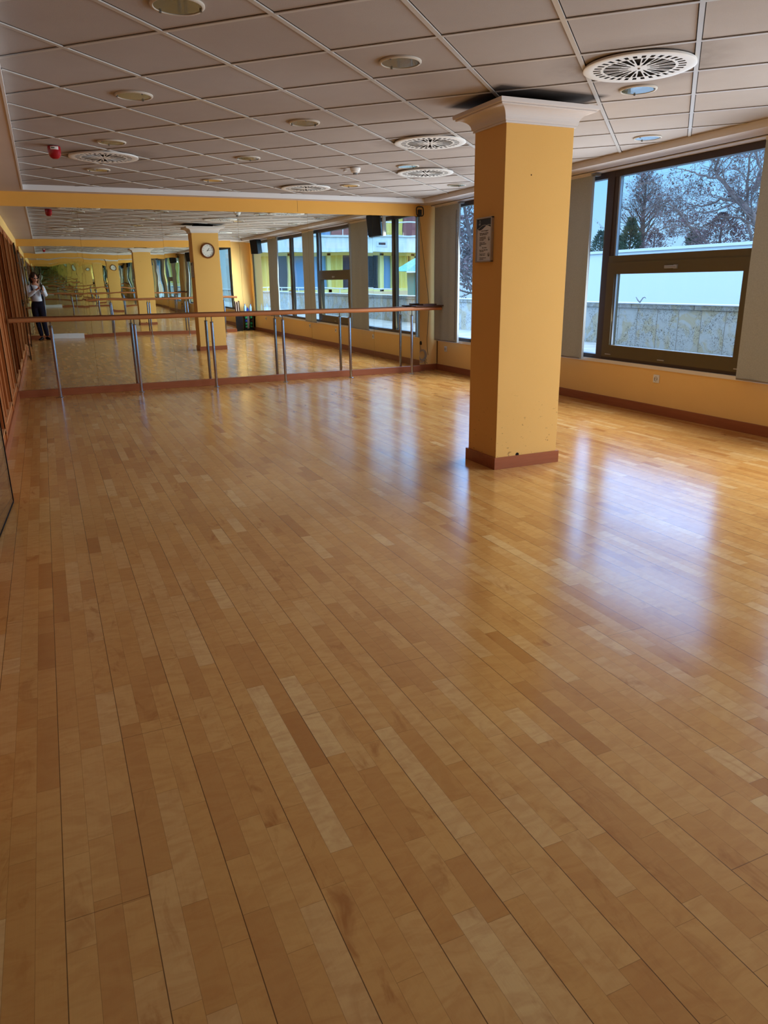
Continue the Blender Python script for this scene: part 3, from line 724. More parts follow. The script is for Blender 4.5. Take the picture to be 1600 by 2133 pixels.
for vv in (.52, .14):
    bm = bmesh.new(); c0, c1 = SP(.84, vv)
    for k in range(20):
        a0, a1 = 2*math.pi*k/20, 2*math.pi*(k+1)/20
        poly(bm, [(c0-.013*math.cos(a0), c1+.013*math.sin(a0)), (c0-.013*math.cos(a1), c1+.013*math.sin(a1)), (c0-.0105*math.cos(a1), c1+.0105*math.sin(a1)), (c0-.0105*math.cos(a0), c1+.0105*math.sin(a0))], sx0-.0152)
    poly(bm, [(c0+.010, c1+.007), (c0+.008, c1+.009), (c0-.010, c1-.007), (c0-.008, c1-.009)], sx0-.0153)
    poly(bm, [(c0+.004, c1-.009), (c0-.005, c1-.009), (c0-.003, c1+.002), (c0+.002, c1+.007)], sx0-.0151)
    obj('prohibition_mark', bm, M['ink'], sheet)

# ---------------------------------------------------------------- clock on the back of the pillar
cx_, cz_ = 3.20, 1.985; yc = PY1
t = thing('wall_clock', (cx_, yc, cz_), 'round wooden-rimmed wall clock on the back of the pillar, seen in the mirror', 'clock')
bm = bmesh.new(); lathe(bm, [(.118, 0), (.118, .028), (.124, .036), (.138, .036), (.146, .026), (.148, 0)], 48, (cx_, yc, cz_), 'y'); obj('rim', bm, M['clockr'], t, smooth=True, auto=40)
bm = bmesh.new(); lathe(bm, [(0, .018), (.119, .018), (.119, 0)], 48, (cx_, yc, cz_), 'y'); fc = obj('face', bm, M['clockf'], t)
for h in range(1, 13):
    a = math.radians(90-30*h); c = bpy.data.curves.new('numeral', 'FONT'); c.body = str(h); c.size = .030; c.align_x = 'CENTER'; c.align_y = 'CENTER'; c.extrude = .0003
    o = bpy.data.objects.new('numeral', c); COL.objects.link(o); c.materials.append(M['ink']); o.parent = fc
    o.rotation_euler = (math.pi/2, 0, math.pi); o.location = (-.094*math.cos(a), .0186, .094*math.sin(a)); to_mesh(o)
def hand(name, ang, ln, w):
    a = math.radians(90-ang); d = Vector((-math.cos(a), 0, math.sin(a))); n_ = Vector((d.z, 0, -d.x)); bm = bmesh.new(); c = Vector((cx_, yc+.021, cz_))
    P = [c-d*.018+n_*w, c-d*.018-n_*w, c+d*ln-n_*w*.5, c+d*ln+n_*w*.5]
    a_ = [bm.verts.new(p) for p in P]; b_ = [bm.verts.new(p+Vector((0, .0015, 0))) for p in P]
    bm.faces.new(a_); bm.faces.new(b_)
    for i in range(4): bm.faces.new((a_[i], a_[(i+1) % 4], b_[(i+1) % 4], b_[i]))
    obj(name, bm, M['ink'], t)
hand('hour_hand', 322, .055, .004); hand('minute_hand', 276, .085, .003)

# ---------------------------------------------------------------- loudspeakers
def speaker(x, y, z, rz, label, plate):
    t = thing('loudspeaker', (x, y, z), label, 'speaker', 'black loudspeakers on the window side')
    bm = bmesh.new(); pr = [(-.12, -.10), (.12, -.10), (.085, .12), (-.085, .12)]
    lo = [bm.verts.new((a, b, -.175)) for a, b in pr]; hi = [bm.verts.new((a, b, .175)) for a, b in pr]
    bm.faces.new(lo); bm.faces.new(hi)
    for i in range(4): bm.faces.new((lo[i], lo[(i+1) % 4], hi[(i+1) % 4], hi[i]))
    bmesh.ops.rotate(bm, verts=bm.verts, cent=(0, 0, 0), matrix=Matrix.Rotation(rz, 3, 'Z') @ Matrix.Rotation(.12, 3, 'X'))
    for v in bm.verts: v.co += Vector((x, y, z))
    obj('cabinet', bm, M['black'], t, bevel=.006)
    bm = bmesh.new(); vs = bxm(bm, -.105, .105, -.108, -.102, -.16, .16)
    bmesh.ops.rotate(bm, verts=bm.verts, cent=(0, 0, 0), matrix=Matrix.Rotation(rz, 3, 'Z') @ Matrix.Rotation(.12, 3, 'X'))
    for v in bm.verts: v.co += Vector((x, y, z))
    obj('grille', bm, M['blackm'], t)
    bm = bmesh.new(); tube(bm, [(x, y, z+.1), (x+.03, y+.02, z+.2), (x+.03, y+.02, ZC+.01)], .012, 8); obj('bracket', bm, M['greyp'], t)
    if plate: obj('wall_plate', B((x+.06, x+.11, y+.20, y+.235, z-.17, ZC)), M['sill'], t)
speaker(5.40, 8.38, 2.27, -1.0, 'black loudspeaker hung by the window frame, its reflection cut by the mirror top', True)
speaker(5.40, .42, 2.26, -2.2, 'far black loudspeaker above the reflected window', False)

# ---------------------------------------------------------------- corner bits beside the mirror
t = thing('wall_lamp', (5.246, L-.02, 2.338), 'small black square-framed lamp at the corner above the mirror edge', 'lamp')
bm = bmesh.new()
pts = []
for k in range(33):
    a = 2*math.pi*k/32; c_, s_ = math.cos(a), math.sin(a); r = .062/((abs(c_)**4+abs(s_)**4)**.25)
    pts.append((5.246+r*c_-.012*s_*.2, L-.045+.010*c_, 2.338+r*1.02*s_))
tube(bm, pts, .0085, 8, cap=False); obj('ring_frame', bm, M['black'], t, smooth=True)
obj('driver_box', B((5.225, 5.275, L-.052, L-.008, 2.285, 2.365)), M['black'], t, bevel=.004)
bm = bmesh.new()
cab = [(5.262, L-.02, 2.285), (5.245, L-.028, 2.24), (5.262, L-.03, 2.15), (5.30, L-.01, 1.9), (5.36, L+.03, 1.6), (5.42, L+.06, 1.3), (5.46, L+.08, 1.10), (5.48, L+.09, .95), (5.46, L+.095, .72), (5.445, L+.095, .5), (5.45, L+.095, .33), (5.46, L+.09, .24)]
tube(bm, cab, .0032, 6); tag(obj('lamp_cable', bm, M['cabled'], loc=cab[0]), 'thin dark cable running down from the corner lamp', 'cable')
t = thing('small_shelf', (5.30, 10.22, 1.0), 'dark brown board lying across the end of the barre', 'board')
obj('board', B((5.075, 5.545, 10.14, 10.30, .988, 1.006)), M['shelfw'], t, bevel=.002)
tag(obj('flat_box', B((5.20, 5.43, 10.15, 10.29, 1.007, 1.028)), M['shelfw'], loc=(5.3, 10.22, 1.007), bevel=.002), 'thin dark box resting on the board at the barre end', 'box')
bm = bmesh.new()
for k in range(5):
    a0 = k*.5; c = (5.345+.012*math.sin(k*2), 10.478-.005*k, .235+.012*math.cos(k*1.7)); rr = .058+.008*(k % 3)
    tube(bm, [(c[0]+rr*math.cos(a+a0), c[1]+.004*math.sin(3*a), c[2]+1.25*rr*math.sin(a+a0)) for a in [2*math.pi*j/20 for j in range(21)]], .0048, 6, cap=False)
tube(bm, [(5.34, 10.47, .30), (5.325, 10.48, .36), (5.33, 10.485, .42)], .0045, 6)
coil = obj('cable_coil', bm, M['cable'], loc=(5.345, 10.478, .235), smooth=True); tag(coil, 'coil of pale cable hanging low in the corner beside the mirror', 'cable')
bm = bmesh.new(); lathe(bm, [(0, 0), (.018, .002), (.020, .03), (.012, .055), (0, .06)], 14, (5.33, 10.48, .40)); obj('plug', bm, M['black'], coil, smooth=True)
bm = bmesh.new(); tube(bm, [(5.40, 10.49, .20), (5.43, 10.48, .17), (5.42, 10.485, .13), (5.45, 10.48, .11)], .0035, 6); tube(bm, [(5.41, 10.49, .21), (5.40, 10.48, .14), (5.41, 10.48, .095)], .004, 6)
obj('loose_end', bm, M['cabled'], coil)

# ---------------------------------------------------------------- equipment behind the camera (seen in the mirror)
t = thing('storage_bin', (5.10, -1.02, 0), 'tall black bin holding upright boards in the reflected corner', 'bin')
bm = bmesh.new(); lo = [(4.99, -1.12), (5.21, -1.12), (5.21, -.90), (4.99, -.90)]; a_ = [bm.verts.new((x, y, 0)) for x, y in lo]; b_ = [bm.verts.new((5.10+(x-5.10)*1.12, -1.02+(y+1.02)*1.12, .43)) for x, y in lo]
bm.faces.new(a_)
for i in range(4): bm.faces.new((a_[i], a_[(i+1) % 4], b_[(i+1) % 4], b_[i]))
o = obj('bin_body', bm, M['black'], t); so = o.modifiers.new('th', 'SOLIDIFY'); so.thickness = .008
obj('bin_rim', B((4.965, 5.235, -.895, -.880, .42, .44), (4.965, 5.235, -1.15, -1.150, .42, .44), (4.965, 4.98, -1.15, -.88, .42, .44), (5.22, 5.235, -1.15, -.88, .42, .44)), M['black'], t)
for i in range(6):
    x = 5.025+i*.028; bm = bmesh.new(); vs = bxm(bm, x-.009, x+.009, -1.08, -.96, .03, .80+.02*(i % 3))
    for v in vs: v.co.x += (v.co.z-.4)*(-.08+.016*i)
    tag(obj('wooden_board', bm, M['ivory'] if i % 2 == 0 else M['shelfw'], loc=(x, -1.02, .03)), ('pale' if i % 2 == 0 else 'brown')+' narrow board standing in the black bin, %s from the mirrors' % ['first', 'second', 'third', 'fourth', 'fifth', 'sixth'][i], 'board', 'boards standing in the bin')
t = thing('dumbbell_rack', (5.42, -1.1, 0), 'upright black rack of dumbbells in the reflected corner', 'dumbbell rack')
obj('base', B((5.29, 5.57, -1.18, -.94, 0, .05)), M['black'], t, bevel=.004)
obj('column', B((5.395, 5.465, -1.18, -1.04, .05, .52)), M['alu'], t)
for s in (0, 1): obj('side_frame', B((5.30+s*.24, 5.32+s*.24, -1.18, -1.02, .05, .50)), M['black'], t)
def dumbbell(x, y, z, m, lab):
    t = thing('dumbbell', (x, y, z), lab, 'dumbbell', 'dumbbells on the rack')
    bm = bmesh.new(); tube(bm, [(x, y-.045, z), (x, y+.045, z)], .014, 10); obj('handle', bm, M['black'], t)
    for s in (-1, 1):
        bm = bmesh.new(); lathe(bm, [(0, 0), (.030, 0), (.034, .010), (.034, .030), (.030, .04), (0, .04)], 6, (x, y+s*.045, z), 'y', s); obj('weight_head', bm, m, t)
for i in range(5):
    for s in (0, 1):
        dumbbell(5.355+s*.15, -1.07, .115+i*.083, (M['green2'], M['green2'], M['blue2'], M['green2'], M['green2'])[i] if s == 0 else M['green2'] if i != 2 else M['black'],
                 '%s dumbbell on the rack, %s side, %s from the floor' % ('blue' if (i == 2 and s == 0) else 'black' if i == 2 else 'green', ['bin', 'window'][s], ['first', 'second', 'third', 'fourth', 'fifth'][i]))
for i, (x, y, h, m, l) in enumerate(((5.34, -1.06, .20, 'bluel', 'clear blue bottle on top of the rack, nearest the bin'), (5.50, -1.06, .19, 'bluel', 'clear blue bottle on top of the rack, nearest the window'), (5.42, -1.10, .10, 'blue2', 'small dark blue jar between the two bottles on the rack'))):
    bm = bmesh.new(); lathe(bm, [(0, 0), (.036, 0), (.038, .01), (.038, h*.7), (.014, h*.85), (.014, h), (0, h)], 16, (x, y, .535))
    b_ = obj('bottle', bm, M[m], loc=(x, y, .535), smooth=True, auto=40); tag(b_, l, 'bottle', 'bottles on the rack')
    bm = bmesh.new(); lathe(bm, [(0, h), (.016, h), (.016, h+.015), (0, h+.015)], 12, (x, y, .535)); obj('cap', bm, M['blue2'], b_)
t = None
o = obj('rack_shelf', B((5.28, 5.56, -1.18, -1.0, .515, .533)), M['greyp'], bpy.data.objects['dumbbell_rack'])

# ---------------------------------------------------------------- outside
struct('terrace', B((5.96, 8.02, -30, 40, .20, .375)), M['terr'], 'pale terrace slab outside the windows', 'terrace')
struct('ground', B((-60, 160, -80, 160, -2.7, -2.5)), M['lawn'], 'winter lawn beyond the terrace wall', 'ground')
pw = tag(obj('parapet_wall', B((8.02, 8.25, -22, 26, -2.5, .925), (8.0, 8.27, -22, 26, .93, .992)), M['stone'], loc=(8.1, 5, -2.5)), 'low stone-clad terrace wall with dark lichen outside the windows', 'wall', None, 'structure')
obj('coping_joint', B(*[(7.998, 8.0, y-.004, y+.004, .93, .992) for y in [(-20+1.2*k) for k in range(38)]]), M['ink'], pw)
obj('coping_top', B((7.99, 8.28, -22, 26, .992, 1.004)), M['white'], pw)
# hand rail on the reflected stretch of wall
t = thing('terrace_railing', (8.12, -3, 1.0), 'thin pale railing on top of the terrace wall in the mirror view', 'railing')
bm = bmesh.new(); tube(bm, [(8.12, y, 1.15) for y in (-20, -10, 0, 3.6)], .016, 8); obj('top_rail', bm, M['profile'], t)
for k in range(12):
    bm = bmesh.new(); tube(bm, [(8.12, 3.5-2*k, 1.0), (8.12, 3.5-2*k, 1.15)], .012, 6); obj('post', bm, M['profile'], t)
# bent strip on the coping
bm = bmesh.new(); bx_, by_ = 8.1, 8.74
pts = [(bx_, by_+.09, 1.085), (bx_, by_+.045, 1.04), (bx_, by_, 1.01), (bx_, by_-.03, 1.045), (bx_, by_-.06, 1.078), (bx_, by_-.09, 1.085), (bx_, by_-.115, 1.07)]
tube(bm, pts, [.006, .010, .012, .009, .008, .007, .004], 8); tag(obj('bent_strip', bm, M['greyp'], loc=(bx_, by_, 1.004), smooth=True), 'small grey forked strip standing on the terrace wall', 'strip')
wb = tag(obj('garden_wall', B((14.0, 14.4, 8.6, 21.5, -2.5, 2.02)), M['white'], loc=(14.2, 15, -2.5)), 'long white rendered wall behind the terrace wall', 'wall', None, 'structure')
obj('wall_coping', B((13.95, 14.45, 8.6, 21.5, 2.02, 2.085)), M['white'], wb)

# facade seen in the mirror through the windows
YB = -29.2
bld = thing('apartment_building', (18, YB, -2.5), 'concrete and yellow apartment building seen through the reflected windows', 'building')
obj('wall', B((8.5, 34, YB-8, YB-.6, -2.5, 9)), M['conc'], bld)
obj('ground_floor_band', B((8.5, 34, YB-.6, YB-.05, -2.5, .55)), mat('peach_render', (232, 196, 150), .8), bld)
bal = obj('balcony', B((8.5, 34, YB-.2, YB+.9, 3.15, 4.15), (8.5, 34, YB-.2, YB+.9, 6.6, 7.5)), M['conc'], bld)
obj('balcony_coping', B((8.45, 34, YB-.2, YB+1.0, 4.15, 4.27)), M['white'], bal)
obj('wall_vent', B((21.55, 22.3, YB+.9, YB+.93, 3.50, 3.85)), M['white'], bal); obj('vent_slot', B((21.7, 22.15, YB+.93, YB+.94, 3.62, 3.76)), M['dpane'], bal)
obj('facade_frame', B((8.5, 34, YB-.5, YB-.1, 2.95, 3.15), (8.5, 34, YB-.5, YB-.1, .5, .75)), M['yframe'], bld)
def pane(x0, x1, z0, z1, m, nm='window'):
    w = obj(nm, B((x0, x1, YB-.45, YB-.40, z0, z1)), m, bld)
    return w
def curtain(x0, x1, z0, z1):
    bm = bmesh.new(); n = int((x1-x0)/.06); prev = None
    for k in range(n+1):
        x = x0+(x1-x0)*k/n; y = YB-.32+.10*math.sin(k*.9); c = (bm.verts.new((x, y, z0)), bm.verts.new((x, y, z1)))
        if prev: bm.faces.new((prev[0], c[0], c[1], prev[1]))
        prev = c
    obj('curtain', bm, M['curtain'], bld)
obj('frame_post', B(*[(x, x+.26, YB-.5, YB-.1, .55, 3.1) for x in (10.4, 12.6, 15.40, 18.18, 22.18, 23.10, 24.7, 27.0)]), M['yframe'], bld)
pane(8.6, 10.4, .75, 2.95, M['bpane']); curtain(10.7, 12.5, .75, 2.95); curtain(12.9, 14.3, .75, 2.95)
for x0, x1, m in ((14.4, 15.4, 'dpane'), (15.66, 17.0, 'bpane'), (17.0, 18.18, 'bpane'), (19.4, 20.2, 'dpane'), (20.2, 22.18, 'dpane'), (21.4, 22.1, 'bpane'), (22.44, 23.1, 'bpane'), (24.6, 27, 'dpane'), (27.3, 33, 'bpane')):
    pane(x0, x1, .75, 2.95, M[m])
curtain(18.4, 19.4, .75, 2.95); curtain(23.35, 24.6, .75, 2.95)
for x0, x1, m in ((9, 14, 'dpane'), (14.4, 17, 'redp'), (17.2, 18.6, 'bpane'), (18.7, 20.5, 'redp'), (20.6, 22.6, 'dpane'), (24.2, 26, 'redp'), (26, 33, 'dpane')):
    pane(x0, x1, 4.3, 6.6, M[m])
curtain(22.8, 24.1, 4.3, 6.6)
bm = bmesh.new(); tube(bm, [(8.5, YB+.9, 5.15), (34, YB+.9, 5.15)], .05, 6)
for x in range(9, 34, 2): tube(bm, [(x, YB+.9, 4.2), (x, YB+.9, 5.15)], .03, 5)
obj('balcony_rail', bm, M['profile'], bld)
t = thing('garden_hut', (15.9, -9.0, -2.5), 'green timber hut with a teal shingle roof beyond the reflected windows', 'hut')
obj('hut_wall', B((14.72, 17.1, -9.5, -8.6, -2.5, 1.72)), M['green'], t)
bm = bmesh.new(); b_ = [bm.verts.new(p) for p in ((14.1, -9.8, 1.72), (17.8, -9.8, 1.72), (17.8, -8.2, 1.72), (14.1, -8.2, 1.72))]; ap = bm.verts.new((15.95, -9.0, 2.75))
bm.faces.new(b_)
for i in range(4): bm.faces.new((b_[i], b_[(i+1) % 4], ap))
obj('hut_roof', bm, M['teal'], t); obj('gutter', B((14.08, 17.82, -8.24, -8.16, 1.66, 1.72)), M['profile'], t)

# trees
def rv(s): return Vector((random.uniform(-s, s), random.uniform(-s, s), random.uniform(-s, s)))
class Tree:
    def __init__(s): s.bm = bmesh.new(); s.lf = bmesh.new(); s.n = 0
    def leaf(s, p, sz=.05):
        a, b = rv(sz), rv(sz); vs = [s.lf.verts.new(p), s.lf.verts.new(p+a), s.lf.verts.new(p+a*.6+b), s.lf.verts.new(p+b)]
        try: s.lf.faces.new(vs)
        except Exception: pass
    def grow(s, p, d, ln, r, depth, curl=.25, up=.05, leafp=.3, ls=.05, kids=3):
        seg = 5 if depth > 1 else 3; pts = [p.copy()]; rs = [r]; cur = p.copy(); dd = d.normalized()
        for k in range(seg):
            dd = (dd+rv(curl)+Vector((0, 0, up))).normalized(); cur = cur+dd*ln/seg; pts.append(cur.copy()); rs.append(r*(1-.75*(k+1)/seg))
        tube(s.bm, pts, rs, 5 if depth > 2 else 3, cap=False); s.n += 1
        if depth <= 0:
            if random.random() < leafp: s.leaf(cur, ls)
            if random.random() < leafp: s.leaf(pts[-2], ls)
            return
        for k in range(kids+random.randint(0, 1)):
            t = random.uniform(.25, 1.0); i = min(int(t*seg), seg-1); q_ = pts[i].lerp(pts[i+1], t*seg-i)
            dn = (pts[min(i+1, seg)]-pts[i]).normalized(); sd = (rv(1)-dn*0); sd = (sd-dn*sd.dot(dn)).normalized()
            s.grow(q_, dn*.75+sd*.8, ln*random.uniform(.5, .68), max(rs[i]*.55, .006), depth-1, curl, up, leafp, ls, kids)
    def limb(s, pts, r0, r1, depth=3, step=.6, ln=1.6, **k):
        P = [Vector(p) for p in pts]; Q = []
        for a, b in zip(P, P[1:]):
            for j in range(4): Q.append(a.lerp(b, j/4)+rv(.03))
        Q.append(P[-1]); n = len(Q); rs = [r0+(r1-r0)*i/(n-1) for i in range(n)]
        tube(s.bm, Q, rs, 7, cap=False)
        tot = sum((b-a).length for a, b in zip(Q, Q[1:])); cnt = int(tot/step)
        for c in range(cnt):
            i = random.randint(1, n-2); dn = (Q[i+1]-Q[i]).normalized(); sd = rv(1); sd = (sd-dn*sd.dot(dn)).normalized()
            s.grow(Q[i], dn*.6+sd*.9, ln*random.uniform(.6, 1.2), rs[i]*.4, depth, **k)
        s.grow(Q[-1], (Q[-1]-Q[-2]), ln, r1*.9, depth, **k)
    def done(s, name, loc, label, wm, lm):
        t = thing(name, loc, label, 'tree', 'bare trees beyond the white wall')
        obj('trunk', s.bm, wm, t, smooth=True)
        if len(s.lf.verts): o = obj('leaves', s.lf, lm, t)
        else: s.lf.free()
        return t
def ray(px, py, x):
    v = F+((px-800)/FPX)*R-((py-1066.5)/FPX)*U; return Vector((0, 0, CAM_H))+v*(x/v.x)
# slim conical tree
T = Tree(); X0 = 30
base = ray(1337, 515, X0); top = ray(1347, 372, X0)
tube(T.bm, [Vector((base.x, base.y, -2.5)), base, base.lerp(top, .5)+Vector((0, .05, 0)), top], [.26, .17, .09, .02], 7, cap=False)
for k in range(64):
    f = .02+.96*(k/64)**.9; p = base.lerp(top, f); a = random.uniform(0, 2*math.pi); w = (1-f)**.75*1.7+.30
    T.grow(p, Vector((math.cos(a), math.sin(a), .85)), w*.95, .035*(1-f)+.012, 2, .22, .12, .30, .07, 4)
T.done('larch_tree', (base.x, base.y, -2.5), 'slim upright bare tree left of centre in the big window', M['barkd'], M['leafb'])
# arching limbs tree in the middle
T = Tree(); X0 = 24
T.limb([ray(1560, 640, X0), ray(1500, 530, X0), ray(1450, 486, X0), ray(1430, 465, X0), ray(1412, 440, X0), ray(1395, 424, X0), ray(1370, 412, X0)], .075, .018, 3, .22, .95, leafp=.42, ls=.06, curl=.28, kids=3)
T.limb([ray(1450, 486, X0), ray(1425, 462, X0+.5), ray(1395, 460, X0+.8), ray(1375, 480, X0+1)], .04, .012, 2, .2, .8, leafp=.45, ls=.06, kids=4)
T.limb([ray(1430, 465, X0), ray(1412, 440, X0+.3), ray(1390, 430, X0+.8), ray(1365, 432, X0+1)], .03, .010, 2, .2, .8, leafp=.45, ls=.06, kids=4)
b0 = ray(1560, 640, X0); tube(T.bm, [Vector((b0.x, b0.y-.3, -2.5)), b0], [.22, .10], 7, cap=False)
T.done('spreading_tree', (b0.x, b0.y, -2.5), 'bare tree with arching limbs in the middle of the big window', M['bark'], M['leafb'])
# large tree at the right
T = Tree(); X0 = 19
trunk = [ray(1640, 620, X0), ray(1590, 480, X0), ray(1562, 440, X0), ray(1520, 395, X0), ray(1496, 370, X0), ray(1490, 352, X0), ray(1500, 325, X0)]
T.limb(trunk, .10, .03, 3, .20, 1.15, leafp=.4, ls=.05, curl=.3, kids=3)
T.limb([ray(1496, 370, X0), ray(1465, 366, X0), ray(1440, 358, X0), ray(1415, 352, X0)], .035, .012, 2, .13, .75, leafp=.45, ls=.05, kids=4)
T.limb([ray(1562, 440, X0), ray(1535, 418, X0), ray(1500, 415, X0), ray(1470, 428, X0), ray(1440, 430, X0)], .05, .015, 2, .12, .85, leafp=.45, ls=.05, kids=4)
T.limb([ray(1575, 470, X0), ray(1545, 455, X0), ray(1500, 452, X0), ray(1470, 470, X0)], .04, .012, 2, .12, .85, leafp=.5, ls=.06, kids=4)
T.limb([ray(1565, 520, X0+2), ray(1555, 420, X0+2), ray(1560, 340, X0+2), ray(1575, 290, X0+2)], .05, .02, 3, .22, 1.0, leafp=.45, ls=.05, kids=3)
T.limb([ray(1575, 400, X0), ray(1585, 350, X0), ray(1570, 310, X0), ray(1540, 290, X0)], .05, .015, 2, .12, .9, leafp=.4, ls=.05, kids=4)
b0 = ray(1640, 620, X0); tube(T.bm, [Vector((b0.x, b0.y-.4, -2.5)), b0], [.20, .10], 8, cap=False)
T.done('plane_tree', (b0.x, b0.y, -2.5), 'large bare tree with mottled limbs filling the right of the big window', M['bark'], M['leafb'])
# tree seen through the narrow slit left of the pillar
T = Tree()
T.limb([ray(1010, 640, 22), ray(990, 540, 22), ray(975, 470, 22), ray(965, 420, 22)], .2, .07, 3, .14, 2.2, leafp=.9, ls=.12, kids=4)
b0 = ray(1010, 640, 22); tube(T.bm, [Vector((b0.x, b0.y, -2.5)), b0], [.3, .2], 7, cap=False)
T.done('birch_tree', (b0.x, b0.y, -2.5), 'dense twiggy tree in the thin strip of glass left of the pillar', M['bark'], M['leafb'])
# tree seen in the reflected rear window
T = Tree()
T.limb([(37, -20, -2.5), (36.6, -20, 2), (36, -20, 5), (35.6, -20, 8)], .2, .05, 3, .5, 2.6, leafp=.3, ls=.1, kids=3)
T.done('garden_tree', (37, -20, -2.5), 'bare tree beside the building in the reflection', M['bark'], M['leafb'])
# low conifers and shrubs above the white wall
def bush(name, px, py, w, h, x, label, m=M['pine'], n=900, sz=.16):
    c = ray(px, py, x); bm = bmesh.new()
    for k in range(n):
        a = random.uniform(0, 2*math.pi); f = random.random()**.7; rr = w*(1-f**1.6)*random.uniform(.35, 1)+.05
        p = Vector((c.x+rr*.7*math.cos(a), c.y+rr*math.sin(a), c.z-.6+(h+.6)*f)); d = Vector((math.cos(a), math.sin(a), random.uniform(.2, 1.3)))
        e = d.normalized()*sz*random.uniform(.6, 1.3); s_ = rv(1).cross(e).normalized()*sz*.22
        bm.faces.new([bm.verts.new(v) for v in (p-s_, p+s_, p+e+s_*.2, p+e-s_*.2)])
    t = thing(name, (c.x, c.y, -2.5), label, 'tree' if m is M['pine'] else 'shrub')
    obj('foliage', bm, m, t)
    b2 = bmesh.new(); tube(b2, [(c.x, c.y, -2.5), (c.x, c.y, c.z+h*.7)], [.12, .03], 6); obj('stem', b2, M['barkd'], t)
bush('pine_tree', 1312, 512, .75, 1.25, 27, 'dark pine clump at the foot of the slim tree', n=1500)
bush('pine_tree', 1292, 516, .5, .55, 28, 'small pine at the left end of the white wall top', n=700)
bush('pine_tree', 1250, 520, .8, .9, 28, 'pine behind the narrow pane left of the window mullion', n=900)
bush('evergreen_shrub', 1362, 512, .9, .75, 27, 'reddish shrub right of the slim tree trunk', M['leafb'], 900, .11)
bush('pine_tree', 1445, 503, .45, .45, 26, 'small conifer in the middle above the white wall', n=700)
bush('evergreen_shrub', 1500, 498, 1.5, .85, 22, 'brown twiggy shrub mass above the white wall', M['leafb'], 2200, .085)
bush('evergreen_shrub', 1580, 490, 1.3, .8, 22, 'brownish shrub at the right end above the white wall', M['leafb'], 1400, .085)

# ---------------------------------------------------------------- the photographer
def skin(name, verts, edges, radii, m, parent, root=0, sub=2, loc=None):
    me = bpy.data.meshes.new(name); o_at = wloc(parent) if parent else Vector(loc)
    me.from_pydata([Vector(v)-o_at for v in verts], edges, []); me.materials.append(m)
    o = bpy.data.objects.new(name, me); COL.objects.link(o)
    if parent: o.parent = parent
    else: o.location = o_at
    s = o.modifiers.new('skin', 'SKIN'); s.use_smooth_shade = True; s.branch_smoothing = .4
    for i, r in enumerate(radii):
        me.skin_vertices[0].data[i].radius = (r, r) if not isinstance(r, tuple) else r
        me.skin_vertices[0].data[i].use_root = (i == root)
    b = o.modifiers.new('sub', 'SUBSURF'); b.levels = b.render_levels = sub
    return o
PB = Vector((-.13, -.36, 0))
person = thing('person', PB, 'person in pale shirt and dark trousers holding up a phone, seen in the mirror', 'person')
ph_c = Vector((0, 0, CAM_H))-F*.016-U*.045
class Sk:
    def __init__(s): s.v = []; s.e = []; s.r = []; s.ix = {}
    def add(s, k, p, r, par=None):
        s.ix[k] = len(s.v); s.v.append(Vector(p)); s.r.append(r)
        if par is not None: s.e.append((s.ix[par], s.ix[k]))
# joints
pel = (-.145, -.37, .86); hipL = (-.235, -.37, .83); hipR = (-.06, -.37, .83)
kneL = (-.20, -.335, .46); kneR = (-.055, -.325, .46); ankL = (-.15, -.36, .085); ankR = (-.03, -.35, .085)
wai = (-.145, -.375, 1.00); che = (-.150, -.375, 1.20); nek = (-.155, -.375, 1.355); nk2 = (-.150, -.362, 1.42)
shL = (-.315, -.37, 1.315); shR = (.005, -.36, 1.315); elL = (-.33, -.23, 1.09); elR = (.07, -.24, 1.08)
wrL = ph_c - R*.060 - U*.055 - F*.055; wrR = ph_c + R*.065 - U*.065 - F*.050
S1 = Sk(); S1.add('pel', pel, (.10, .075)); S1.add('wai', wai, (.085, .065), 'pel'); S1.add('che', che, (.115, .085), 'wai'); S1.add('nek', nek, (.065, .055), 'che'); S1.add('nk2', nk2, .046, 'nek')
S1.add('hd', (-.146, -.350, 1.47), .045, 'nk2')
for s, a, b, c, d in (('L', shL, elL, wrL, -1), ('R', shR, elR, wrR, 1)):
    S1.add('sh'+s, a, .050, 'nek'); S1.add('el'+s, b, .036, 'sh'+s); S1.add('wr'+s, c, .024, 'el'+s)
    S1.add('pm'+s, Vector(c)+(-R*d*.006+U*.035+F*.012), .026, 'wr'+s)
for s, a, b, c in (('L', hipL, kneL, ankL), ('R', hipR, kneR, ankR)):
    S1.add('hp'+s, a, .085, 'pel'); S1.add('kn'+s, b, .052, 'hp'+s); S1.add('an'+s, c, .036, 'kn'+s)
# five fingers a hand: four round the phone edge, thumb on the screen side
for s, d in (('L', -1), ('R', 1)):
    pm = S1.v[S1.ix['pm'+s]]
    for k, (ln, hh) in enumerate(((.026, .030), (.030, .012), (.028, -.006), (.022, -.022))):
        a = ph_c+R*d*.047+U*(hh-.028)-F*.012; b = ph_c+R*d*.050+U*(hh-.024)+F*.010; c_ = ph_c+R*d*(.046-ln)+U*(hh-.020)+F*.014
        S1.add('f%s%da' % (s, k), a, .0095, 'pm'+s); S1.add('f%s%db' % (s, k), b, .0088, 'f%s%da' % (s, k)); S1.add('f%s%dc' % (s, k), c_, .0075, 'f%s%db' % (s, k))
    S1.add('t%sa' % s, ph_c+R*d*.040-U*.055-F*.022, .0115, 'pm'+s); S1.add('t%sb' % s, ph_c+R*d*.022-U*.040-F*.018, .0098, 't%sa' % s); S1.add('t%sc' % s, ph_c+R*d*.006-U*.028-F*.017, .0085, 't%sb' % s)
skin('body', S1.v, S1.e, S1.r, M['skin'], person, 0)
